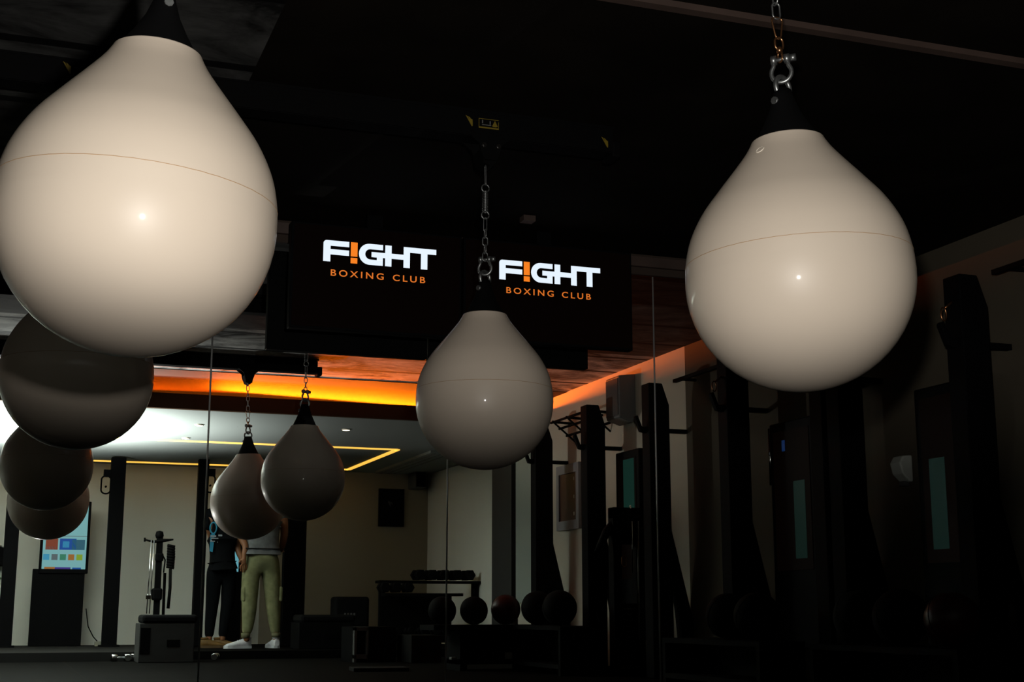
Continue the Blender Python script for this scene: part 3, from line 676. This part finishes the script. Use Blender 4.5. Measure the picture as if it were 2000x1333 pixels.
# dumbbell rack, two stepped tiers
def dumbbell_rack():
    Y = 15.0; a, b = onY(738, 1150, Y), onY(936, 1150, Y); h = (b.x-a.x)/2; xc = (a.x+b.x)/2
    t = thing('dumbbell_rack', (xc, Y, 0.08), 'dark dumbbell rack against the far right wall', 'rack')
    zt1 = onY(860, 1136, Y).z-0.08; zt2 = onY(800, 1160, Y-0.25).z-0.08
    for s in (-1, 1):
        bm = bmesh.new(); x = s*(h-0.05); add_prism(bm, [(0,0)]*0+[(x-0.03, 0), (x+0.03, 0), (x+0.03, zt1), (x-0.03, zt1)], -0.02, 0.05); add_box(bm, x-0.03, x+0.03, -0.32, 0.25, 0, 0.05); obj('leg', bm, dark_metal, t)
    box('shelf', dark_metal, t, -h, h, -0.08, 0.12, zt1-0.03, zt1); box('shelf', dark_metal, t, -h, h-0.3, -0.34, -0.14, zt2-0.03, zt2); box('shelf', dark_metal, t, -h, h, -0.38, -0.18, 0.10, 0.13)
    box('back_panel', dark_metal, t, -h+0.02, h-0.35, -0.08, -0.06, 0.05, zt2)
    k = 0
    for i, u in enumerate((818, 842, 866, 890, 914)):
        q = onY(u, 1100, Y); dumbbell((q.x, Y+0.02, 0.08+zt1), f'black hex dumbbell on the upper rack tier', PI/2, 0.064, 0.17, rubber, 'dumbbells on the upper tier'); k += 1
    for i, u in enumerate((750, 773, 796)):
        q = onY(u, 1100, Y-0.24); dumbbell((q.x, Y-0.24, 0.08+zt2), 'black hex dumbbell on the lower stepped tier, left of the rack', PI/2, 0.060, 0.13, rubber, 'dumbbells on the lower tier')
    for i, u in enumerate((750, 775, 800, 825, 850, 875, 900)):
        q = onY(u, 1200, Y-0.28); dumbbell((q.x, Y-0.28, 0.21), 'dark dumbbell on the bottom shelf of the rack', PI/2, 0.045, 0.14, rubber, 'dumbbells on the bottom shelf')
dumbbell_rack()
# bag / padded roll, bench
padded_box(583, 690, 1202, 1268, 14.6, 'low dark padded box right of the broad post', m=mat('near black wood', (0.004, 0.004, 0.004), 0.8, spec=0.05), zb=0.08)
a, b = onY(671, 1200, 14.75), onY(741, 1200, 14.75); t = thing('gym_pad', ((a.x+b.x)/2, 15.3, 0.08), 'black padded block between the low box and the dumbbell rack', 'gym pad')
zz1 = onY(700, 1166, 14.75).z-0.08; box('pad_body', padm, t, -(b.x-a.x)/2, (b.x-a.x)/2, -0.12, 0.12, 0, zz1, 0.03)
for k in range(4): box('print', mat('grey print', (0.12, 0.12, 0.12), 0.7), t, -0.09+0.035*k, -0.07+0.035*k, -0.122, -0.119, zz1*0.62, zz1*0.68)
# pale framed box nearer
def frame_box():
    Y = 12.9; a, b = onY(691, 1230, Y), onY(719, 1230, Y); z1 = onY(700, 1226, Y).z; 
    t = thing('box_frame', ((a.x+b.x)/2, Y, 0), 'pale grey open box frame standing on the dark floor', 'frame'); h = (b.x-a.x)/2; m = mat('grey laminate', (0.07, 0.07, 0.067), 0.8, spec=0.05)
    zm = onY(700, 1285, Y).z
    bm = bmesh.new(); add_box(bm, -h, -h+0.025, -0.03, 0.03, 0, z1); add_box(bm, h-0.02, h, -0.03, 0.03, max(zm-0.02, 0.02), z1); add_box(bm, -h, h, -0.03, 0.03, z1-0.035, z1); add_box(bm, -h, h, -0.03, 0.03, zm-0.015, zm+0.025); obj('frame_bars', bm, m, t, 0.003)
    box('rear_panel', blackpl, t, -h, h+0.28, 0.03, 0.5, 0, z1)
frame_box()
q = on_floor(735, 1312); t = thing('step_board', (q.x, q.y, 0), 'grey flat board lying on the floor beside the pale frame', 'board', rz=-0.12)
box('board', mat('grey board', (0.02, 0.02, 0.019), 0.8, spec=0.05), t, -0.20, 0.24, -0.16, 0.16, 0, 0.03, 0.004)
a, b = onY(803, 1300, 12.6), onY(862, 1300, 12.6); t = thing('plyo_box', ((a.x+b.x)/2, 12.6, 0), 'very dark plyo box with hand holes left of the second seam', 'plyo box')
hh = onY(830, 1242, 12.6).z; box('box_body', mat('dark laminate', (0.009, 0.009, 0.0085), 0.8, spec=0.05), t, -(b.x-a.x)/2, (b.x-a.x)/2, 0, 0.5, 0, hh, 0.005)
for s in (-1, 1): box('hand_hole', blackpl, t, s*0.07-0.03, s*0.07+0.03, -0.003, 0.003, hh*0.3, hh*0.5)

# balls on a low rack in front of the right wall
def ball_rack(loc, L, label, h=0.36):
    t = thing('ball_rack', loc, label, 'rack')
    for s in (-1, 1):
        box('side_panel', dark_metal, t, -0.15, 0.15, s*L/2-0.02, s*L/2+0.02, 0, h)
    box('shelf', dark_metal, t, -0.15, 0.15, -L/2, L/2, h-0.03, h); box('shelf', dark_metal, t, -0.15, 0.15, -L/2, L/2, 0.05, 0.08); box('back_panel', dark_metal, t, 0.12, 0.15, -L/2, L/2, 0.08, h-0.03)
    return t
def ball(p, r, m, label, group='medicine balls'):
    t = thing('medicine_ball', p, label, 'ball', group)
    bm = bmesh.new(); add_lathe(bm, [(r*math.sin(PI*k/20), r-r*math.cos(PI*k/20)) for k in range(21)], 40); obj('ball_body', bm, m, t)
    bm = bmesh.new(); add_tube(bm, [(r*1.001*math.cos(2*PI*k/48), 0.3*r*math.sin(2*PI*k/48), r+r*0.954*math.sin(2*PI*k/48)) for k in range(48)], 0.002, 5, closed=True); obj('stitching', bm, rubber, t)
    return t
def row_rack():
    t = thing('ball_rack', (0, 0, 0), 'long black rack carrying the dark balls, right of the second seam', 'rack'); Y = 11.0; h = HC-0.11
    a, b = onY(884, 1230, Y), onY(1072, 1230, Y)
    for x in (a.x+0.03, b.x-0.03): box('side_panel', dark_metal, t, x-0.03, x+0.03, Y-0.2, Y+0.2, 0, h)
    box('shelf', dark_metal, t, a.x, b.x, Y-0.2, Y+0.2, h-0.04, h); box('shelf', dark_metal, t, a.x, b.x, Y-0.22, Y+0.2, 0.05, 0.09); box('back_panel', dark_metal, t, a.x, b.x, Y+0.16, Y+0.2, 0.09, h-0.04)
    spec = [(862, 28, rubber, 'black ball at the left end of the rack, behind the second seam'), (924, 28, rubber, 'black ball second from the left on the rack'), (986, 30, redm, 'dark red ball on the rack below the pale panel'), (1046, 29, rubber, 'black ball at the right end of the rack, before the furthest mirrored post')]
    for u, rp, m, lb in spec:
        q = onY(u, 1204, Y); ball((max(q.x, a.x+0.02) if u > 890 else q.x, Y-0.02, h), rp*0.0041, m, lb)
    box('shelf_end', dark_metal, t, a.x-0.22, a.x, Y-0.2, Y+0.2, h-0.04, h)
    # small bright bits lying on the lower shelf
    for u, m, lb in ((888, wht, 'small pale item on the bottom shelf near the second seam'), (1005, wht, 'pale box on the bottom shelf of the ball rack')):
        q = onY(u, 1275, Y-0.22); s = 0.02 if u < 900 else 0.055
        tag(box('small_box', mat('dim pale card', (0.20, 0.20, 0.17), 0.6), None, q.x-s, q.x+s*1.4, Y-0.2, Y-0.14, 0.09, 0.09+s*0.9), lb, 'box')
    q = onY(1030, 1268, Y-0.1); ball((q.x, Y-0.1, 0.09), 0.05, mat('brown leather', (0.12, 0.05, 0.02), 0.5), 'small brown ball on the bottom shelf', 'small balls')
row_rack()
ball_rack((4.06, 10.22, 0), 1.0, 'short black rack in front of two mirrored posts, under the brace', HC-0.11)
ball((4.06, 10.55, HC-0.11), 0.135, rubber, 'black ball on the short rack under the post brace'); ball((4.06, 10.08, HC-0.11), 0.135, rubber, 'black ball on the short rack beside the cable machine')
rk = ball_rack((4.21, 5.92, 0), 1.2, 'black low rack along the right wall holding balls', 0.30)
bl = [ball((4.21, 6.27, 0.30), 0.14, rubber, 'black ball on the low rack beside the corner post'), ball((4.21, 5.92, 0.30), 0.14, rubber, 'black ball in the middle of the low rack'), ball((4.21, 5.52, 0.30), 0.13, redm, 'dark red ball at the near end of the low rack')]
in_mirror(rk, 'mirror image of the low black ball rack'); in_mirror(bl[0], 'mirror image of the black ball beside the corner post'); in_mirror(bl[1], 'mirror image of the middle black ball')

# cable machine seen in the mirror right of the white wall
def cable_machine():
    Y = 9.75; P_ = lambda u, v, dy=0: (onY(u, v, Y+dy)-Vector((onY(1215, 1100, Y).x, Y, 0)))
    t = thing('cable_machine', (onY(1215, 1100, Y).x, Y, 0), 'black cable machine with chrome rods left of the bright seam', 'training machine')
    bm = bmesh.new(); a, b = P_(1192, 1000), P_(1252, 1000); add_box(bm, a.x, a.x+0.07, -0.05, 0.05, 0, a.z+0.03); add_box(bm, b.x-0.07, b.x, -0.05, 0.05, 0, a.z); add_box(bm, a.x, b.x, -0.05, 0.05, a.z-0.06, a.z+0.03); add_box(bm, a.x, b.x+0.06, -0.2, 0.2, 0, 0.06); obj('frame', bm, dark_metal, t, 0.006)
    z0, z1 = P_(1215, 1290).z, P_(1215, 1150).z; bm = bmesh.new()
    for k in range(11): add_box(bm, a.x+0.08, b.x-0.08, -0.06, 0.06, 0.07+k*0.042, 0.07+k*0.042+0.038)
    obj('weight_stack', bm, rubber, t, 0.003)
    for u, v0, v1 in ((1228, 1120, 1020), (1240, 1250, 1020)): q0, q1 = P_(u, v0), P_(u-2, v1); tube('chrome_rod', chrome if u < 1235 else steel, t, [(q0.x, -0.075, q0.z), (q1.x, -0.075, q1.z)], 0.006)
    q = P_(1210, 1098); tube('carabiner', copper, t, [(q.x+x, -0.08, q.z+z) for x, y, z in link_pts(-0.04, 0.04, 0.035)], 0.004, 8, True)
    bm = bmesh.new(); add_tube(bm, [P_(1250, 1015), P_(1262, 1030), P_(1270, 1050), P_(1268, 1085), P_(1262, 1115)], 0.014, 8); obj('handle_arm', bm, dark_metal, t)
    q = P_(1225, 990); box('clip', chrome, t, q.x-0.004, q.x+0.006, -0.06, -0.05, q.z-0.02, q.z+0.005); box('pulley_head', dark_metal, t, a.x+0.03, b.x-0.02, -0.08, 0.06, a.z-0.25, a.z-0.02, 0.03)
    bm = bmesh.new(); add_tube(bm, [P_(1165, 1080), P_(1185, 1040), P_(1200, 1020)], [0.02, 0.035, 0.03], 10); obj('padded_arm', bm, padm, t)
cable_machine()
# ------------------------------------------------------------------ people (seen in the mirror)
def skinned(name, joints, edges_, m, parent, sub=2):
    me = bpy.data.meshes.new(name); me.from_pydata([j[0] for j in joints], edges_, []); me.materials.append(m)
    o = link(name, me, parent); sm = o.modifiers.new('skin', 'SKIN'); sm.use_smooth_shade = True
    sv = me.skin_vertices[0].data
    for i, j in enumerate(joints):
        r = j[1]; sv[i].radius = r if isinstance(r, tuple) else (r, r)
    sv[0].use_root = True
    ss = o.modifiers.new('sub', 'SUBSURF'); ss.levels = sub; ss.render_levels = sub
    return o
def loft(bm, secs, n=20, cap=True):
    """secs: (centre, half width x, half depth y) stacked along any path"""
    rings = []
    for c, rx, ry in secs:
        rings.append([bm.verts.new((c[0]+rx*math.cos(2*PI*j/n), c[1]+ry*math.sin(2*PI*j/n), c[2])) for j in range(n)])
    for a, b in zip(rings, rings[1:]):
        for j in range(n):
            f = bm.faces.new((a[j], a[(j+1)%n], b[(j+1)%n], b[j])); f.smooth = True
    if cap: bm.faces.new(rings[0][::-1]); bm.faces.new(rings[-1])
def shoe(name, m, parent, pos, ang, sole_m):
    """a trainer, toe along +x before turning"""
    bm = bmesh.new(); rings = []; n = 16
    for x, w, h, z in ((-0.085, 0.022, 0.03, 0.045), (-0.08, 0.034, 0.045, 0.05), (-0.045, 0.040, 0.052, 0.055), (0.0, 0.040, 0.045, 0.050), (0.05, 0.042, 0.036, 0.042), (0.11, 0.047, 0.027, 0.034), (0.16, 0.044, 0.020, 0.028), (0.19, 0.026, 0.012, 0.022)):
        rings.append([bm.verts.new((x, w*math.cos(2*PI*j/n), z+h*math.sin(2*PI*j/n))) for j in range(n)])
    for a, b in zip(rings, rings[1:]):
        for j in range(n):
            f = bm.faces.new((a[j], a[(j+1)%n], b[(j+1)%n], b[j])); f.smooth = True
    bm.faces.new(rings[0][::-1]); bm.faces.new(rings[-1])
    add_tube(bm, [(-0.045+0.034*math.cos(a), 0.032*math.sin(a), 0.10) for a in [2*PI*k/20 for k in range(20)]], 0.010, 8, closed=True)
    o = obj(name, bm, m, parent); o.location = pos; o.rotation_euler = (0, 0, ang)
    bm = bmesh.new(); pts = [(-0.095, 0.0), (-0.085, 0.032), (-0.03, 0.042), (0.05, 0.044), (0.12, 0.050), (0.17, 0.042), (0.20, 0.015), (0.20, -0.015), (0.17, -0.042), (0.12, -0.050), (0.05, -0.040), (-0.03, -0.038), (-0.085, -0.032)]
    a = [bm.verts.new((x, y, 0)) for x, y in pts]; b = [bm.verts.new((x, y, 0.026)) for x, y in pts]; bm.faces.new(a[::-1]); bm.faces.new(b)
    for i in range(len(a)): j = (i+1) % len(a); bm.faces.new((a[i], a[j], b[j], b[i]))
    obj('sole', bm, sole_m, o)
    bm = bmesh.new()
    for k in range(4): add_tube(bm, [(0.03+0.022*k, -0.022, 0.080-0.008*k), (0.035+0.022*k, 0.0, 0.088-0.009*k), (0.03+0.022*k, 0.022, 0.080-0.008*k)], 0.003, 6)
    obj('laces', bm, sole_m, o)
def hand(parent_joints, edges_, wrist, d, side):
    """adds a palm and five fingers as joints to a skinned body; d is the pointing direction"""
    d = Vector(d).normalized(); s = d.cross(Vector((0, 1, 0))).normalized()*side; w = Vector(wrist)
    i0 = len(parent_joints)-1
    parent_joints.append((w+d*0.045, (0.034, 0.017))); palm = len(parent_joints)-1; edges_.append((i0, palm))
    for k, (off, L) in enumerate(((-0.027, 0.062), (-0.009, 0.075), (0.009, 0.070), (0.027, 0.055))):
        b = w+d*0.085+s*off; parent_joints.append((b, (0.0095, 0.0095))); a = len(parent_joints)-1; edges_.append((palm, a))
        parent_joints.append((b+d*L*0.55+Vector((0, 0.010, 0)), (0.0085, 0.0085))); parent_joints.append((b+d*L*0.95+Vector((0, 0.028, 0)), (0.007, 0.007))); edges_ += [(a, a+1), (a+1, a+2)]
    parent_joints.append((w+d*0.03-s*0.036, (0.011, 0.011))); a = len(parent_joints)-1; edges_.append((palm, a)); parent_joints.append((w+d*0.065-s*0.055, (0.009, 0.009))); edges_.append((a, a+1))
def head_mesh(name, m, parent, c, face, hairm, cap=False):
    """a head with nose, ears, eye sockets and chin; face is the azimuth it looks to"""
    bm = bmesh.new(); bmesh.ops.create_uvsphere(bm, u_segments=32, v_segments=24, radius=1)
    for v in bm.verts:
        x, y, z = v.co; v.co.x = x*0.092*(1.0 if x < 0 else 1.0+0.06*(1-abs(z))); v.co.y = y*0.074*(1-0.22*max(0, -z)); v.co.z = z*0.117
        if x > 0.75 and abs(y) < 0.28 and -0.35 < z < 0.10: v.co.x += 0.020*(0.4-z)*(1-abs(y)*3)
        if x > 0.6 and 0.15 < abs(y) < 0.5 and 0.02 < z < 0.22: v.co.x -= 0.007
        if x > 0.3 and z < -0.75: v.co.x += 0.018
    for f in bm.faces: f.smooth = True
    o = obj(name, bm, m, parent); o.location = c; o.rotation_euler = (0, 0, face)
    for s in (-1, 1):
        bm = bmesh.new(); add_tube(bm, [(0.0+0.017*math.cos(a), s*0.076, 0.004+0.028*math.sin(a)) for a in [2*PI*k/16 for k in range(16)]], 0.007, 8, closed=True); obj('ear', bm, m, o)
        bm = bmesh.new(); bmesh.ops.create_uvsphere(bm, u_segments=12, v_segments=8, radius=0.011); bmesh.ops.translate(bm, verts=bm.verts, vec=(0.079, s*0.030, 0.012)); obj('eye', bm, wht, o)
    bm = bmesh.new(); add_tube(bm, [(0.083, -0.022, -0.060), (0.091, 0, -0.058), (0.083, 0.022, -0.060)], [0.003, 0.006, 0.003], 8); obj('mouth', bm, redm, o)
    bm = bmesh.new(); bmesh.ops.create_uvsphere(bm, u_segments=32, v_segments=20, radius=1)
    bmesh.ops.delete(bm, geom=[v for v in bm.verts if (v.co.x > 0.35 and v.co.z < 0.42) or v.co.z < -0.45], context='VERTS')
    for v in bm.verts: v.co.x *= 0.100; v.co.y *= 0.082; v.co.z *= 0.126
    for f in bm.faces: f.smooth = True
    obj('hair', bm, hairm, o)
    return o
def person_olive():
    YP = 15.15; zf = 0.08
    g = lambda u, v, dy=0.0: onY(u, v, YP)+Vector((0, dy, 0))
    base = g(510, 1268); t = thing('person', (base.x, YP, zf), 'person standing in olive cargo trousers, grey shirt and white trainers, back turned', 'person')
    L = lambda u, z, dy=0.0: Vector((onY(u, 1150, YP).x-base.x, dy, z))
    # trousers: two tapering legs joined at the hips
    j = [(L(508, 1.00), (0.165, 0.125)), (L(509, 0.90, 0.01), (0.178, 0.138)),
         (L(491, 0.80), (0.112, 0.115)), (L(489, 0.65), (0.098, 0.10)), (L(489, 0.48), (0.082, 0.090)), (L(489, 0.33), (0.072, 0.080)), (L(487, 0.20), (0.055, 0.062)), (L(485, 0.13), (0.042, 0.05)),
         (L(527, 0.80), (0.112, 0.115)), (L(530, 0.65), (0.095, 0.10)), (L(533, 0.48), (0.080, 0.087)), (L(536, 0.33), (0.070, 0.078)), (L(539, 0.20), (0.050, 0.058)), (L(541, 0.13), (0.040, 0.05))]
    e = [(0, 1), (1, 2), (2, 3), (3, 4), (4, 5), (5, 6), (6, 7), (1, 8), (8, 9), (9, 10), (10, 11), (11, 12), (12, 13)]
    skinned('trousers', j, e, olive, t); t.scale = (1.03, 1.03, 1.07)
    for u in (484, 541):
        bm = bmesh.new(); c = L(u, 0.12); loft(bm, [((c.x, 0, 0.105), 0.045, 0.052), ((c.x, 0, 0.15), 0.047, 0.055)], 20); obj('ankle_cuff', bm, mat('dark olive rib', (0.12, 0.115, 0.06), 0.9), t)
    for u, s in ((474, -1), (549, 1)):
        c = L(u-3*s, 0.56); bm = bmesh.new(); add_box(bm, c.x-0.018, c.x+0.018, -0.065, 0.065, 0.46, 0.61); obj('cargo_pocket', bm, olive, t, 0.016)
    # body: legs (ankles), torso, arms, neck, in one surface
    j = [(L(508, 0.95), (0.06, 0.05)), (L(508, 1.14), (0.10, 0.075)), (L(509, 1.30), (0.155, 0.10)), (L(509, 1.42), (0.14, 0.085)), (L(509, 1.49), 0.055), (L(508, 1.56, -0.01), 0.055)]
    e = [(i, i+1) for i in range(5)]
    def chain(start, pts):
        k = start
        for p_, r in pts: j.append((p_, r)); e.append((k, len(j)-1)); k = len(j)-1
    chain(3, [(L(477, 1.42), 0.062), (L(470, 1.28, 0.0), 0.050), (L(466, 1.12, -0.02), 0.044), (L(476, 1.00, -0.08), 0.036), (L(473, 0.92, -0.09), 0.029)])
    hand(j, e, L(473, 0.90, -0.09), (0.02, 0.0, -1), 1)
    chain(3, [(L(541, 1.42), 0.062), (L(549, 1.28), 0.050), (L(552, 1.13, 0.02), 0.044), (L(551, 1.02, 0.10), 0.036), (L(550, 0.98, 0.18), 0.029)])
    hand(j, e, L(550, 0.98, 0.19), (0.0, 1, -0.2), -1)
    for a, b in ((489, 486), (530, 541)): chain(0, [(L(a, 0.80), 0.085), (L(a, 0.47), 0.055), (L(b, 0.12), 0.036), (L(b, 0.06, -0.02), 0.036)])
    skinned('body', j, e, skin, t, 2)
    j = [(L(509, 1.09), (0.185, 0.145)), (L(509, 1.20), (0.175, 0.13)), (L(509, 1.32), (0.185, 0.125)), (L(509, 1.44), (0.17, 0.11)), (L(509, 1.50), 0.065), (L(476, 1.43), 0.080), (L(468, 1.28), 0.070), (L(542, 1.43), 0.080), (L(550, 1.28), 0.070), (L(509, 0.985), (0.19, 0.155))]
    skinned('shirt', j, [(0, 1), (1, 2), (2, 3), (3, 4), (3, 5), (5, 6), (3, 7), (7, 8), (0, 9)], greyshirt, t)
    head_mesh('head', skin, t, L(508, 1.66, -0.01), PI/2, hair)
    sw = mat('pale grey sole', (0.45, 0.46, 0.48), 0.6)
    shoe('shoe', shoe_w, t, L(480, 0, 0.02)+Vector((0, 0, 0.0)), PI*1.04, sw)
    shoe('shoe', shoe_w, t, L(540, 0, 0.04), PI*0.55, sw)
person_olive()
def person_black():
    YP = 15.55; zf = 0.08; base = onY(428, 1264, YP); t = thing('person', (base.x, YP, zf), 'person in black with a blue and white print on the shirt and yellow-brown shoes', 'person')
    L = lambda u, z, dy=0.0: Vector((onY(u, 1150, YP).x-base.x, dy, z))
    j = [(L(432, 0.95), (0.16, 0.12)), (L(432, 0.86), (0.17, 0.13)), (L(418, 0.74), 0.10), (L(416, 0.50), 0.078), (L(413, 0.25), 0.062), (L(412, 0.10), 0.05), (L(446, 0.74), 0.10), (L(446, 0.50), 0.078), (L(441, 0.25), 0.062), (L(438, 0.10), 0.05)]
    skinned('trousers', j, [(0, 1), (1, 2), (2, 3), (3, 4), (4, 5), (1, 6), (6, 7), (7, 8), (8, 9)], blackshirt, t)
    j = [(L(430, 0.96), (0.10, 0.075)), (L(430, 1.15), (0.11, 0.085)), (L(430, 1.33), (0.16, 0.11)), (L(429, 1.44), (0.14, 0.09)), (L(426, 1.50), 0.055), (L(424, 1.57, -0.01), 0.055)]
    e = [(i, i+1) for i in range(5)]
    def chain(start, pts):
        k = start
        for p_, r in pts: j.append((p_, r)); e.append((k, len(j)-1)); k = len(j)-1
    chain(3, [(L(406, 1.42), 0.062), (L(408, 1.27, 0.10), 0.050), (L(418, 1.14, 0.18), 0.044), (L(428, 1.12, 0.30), 0.03)]); hand(j, e, L(429, 1.12, 0.31), (0.2, 1, 0.1), 1)
    chain(3, [(L(456, 1.40), 0.062), (L(462, 1.24), 0.050), (L(457, 1.10, -0.06), 0.044), (L(464, 0.98, -0.12), 0.034), (L(468, 0.93, -0.13), 0.029)]); hand(j, e, L(469, 0.92, -0.13), (0.3, 0.0, -1), 1)
    for a, b in ((417, 412), (445, 438)): chain(0, [(L(a, 0.80), 0.085), (L(a, 0.47), 0.055), (L(b, 0.12), 0.036), (L(b, 0.06, -0.02), 0.036)])
    skinned('body', j, e, skin, t, 2)
    j = [(L(431, 1.0), (0.19, 0.14)), (L(430, 1.16), (0.18, 0.14)), (L(430, 1.34), (0.20, 0.14)), (L(429, 1.46), (0.17, 0.11)), (L(427, 1.51), 0.065), (L(406, 1.44), 0.085), (L(405, 1.27, 0.08), 0.085), (L(457, 1.43), 0.085), (L(464, 1.26), 0.075), (L(432, 0.92), (0.18, 0.14))]
    skinned('shirt', j, [(0, 1), (1, 2), (2, 3), (3, 4), (3, 5), (5, 6), (3, 7), (7, 8), (0, 9)], blackshirt, t)
    head_mesh('head', skin, t, L(424, 1.67, -0.01), PI*0.35, hair)
    # the print on the shirt's back
    bm = bmesh.new(); c = L(408, 1.24)
    add_tube(bm, [(c.x+0.035*math.cos(a), -0.165, 1.28+0.06*math.sin(a)) for a in [2*PI*k/20 for k in range(20)]], 0.010, 6, closed=True)
    add_prism(bm, [(c.x-0.03, 1.21), (c.x+0.02, 1.22), (c.x+0.0, 1.02), (c.x-0.03, 1.03)], -0.172, -0.155)
    obj('shirt_print', bm, bluepr, t)
    bm = bmesh.new()
    for k, (dx, z, wd) in enumerate(((-0.03, 1.19, 0.06), (-0.02, 1.165, 0.075), (-0.03, 1.14, 0.05), (0.055, 1.20, 0.04), (0.045, 1.13, 0.055))): add_box(bm, c.x+dx, c.x+dx+wd, -0.180, -0.160, z-0.008, z+0.010)
    obj('shirt_lettering', bm, mat('white shirt print', (0.30, 0.34, 0.37), 0.8), t)
    ys = mat('dark yellow sole', (0.08, 0.04, 0.008), 0.7)
    shoe('shoe', shoe_y, t, L(410, 0, -0.06), -0.1, ys); shoe('shoe', shoe_y, t, L(437, 0, 0.0), -0.25, ys)
person_black()
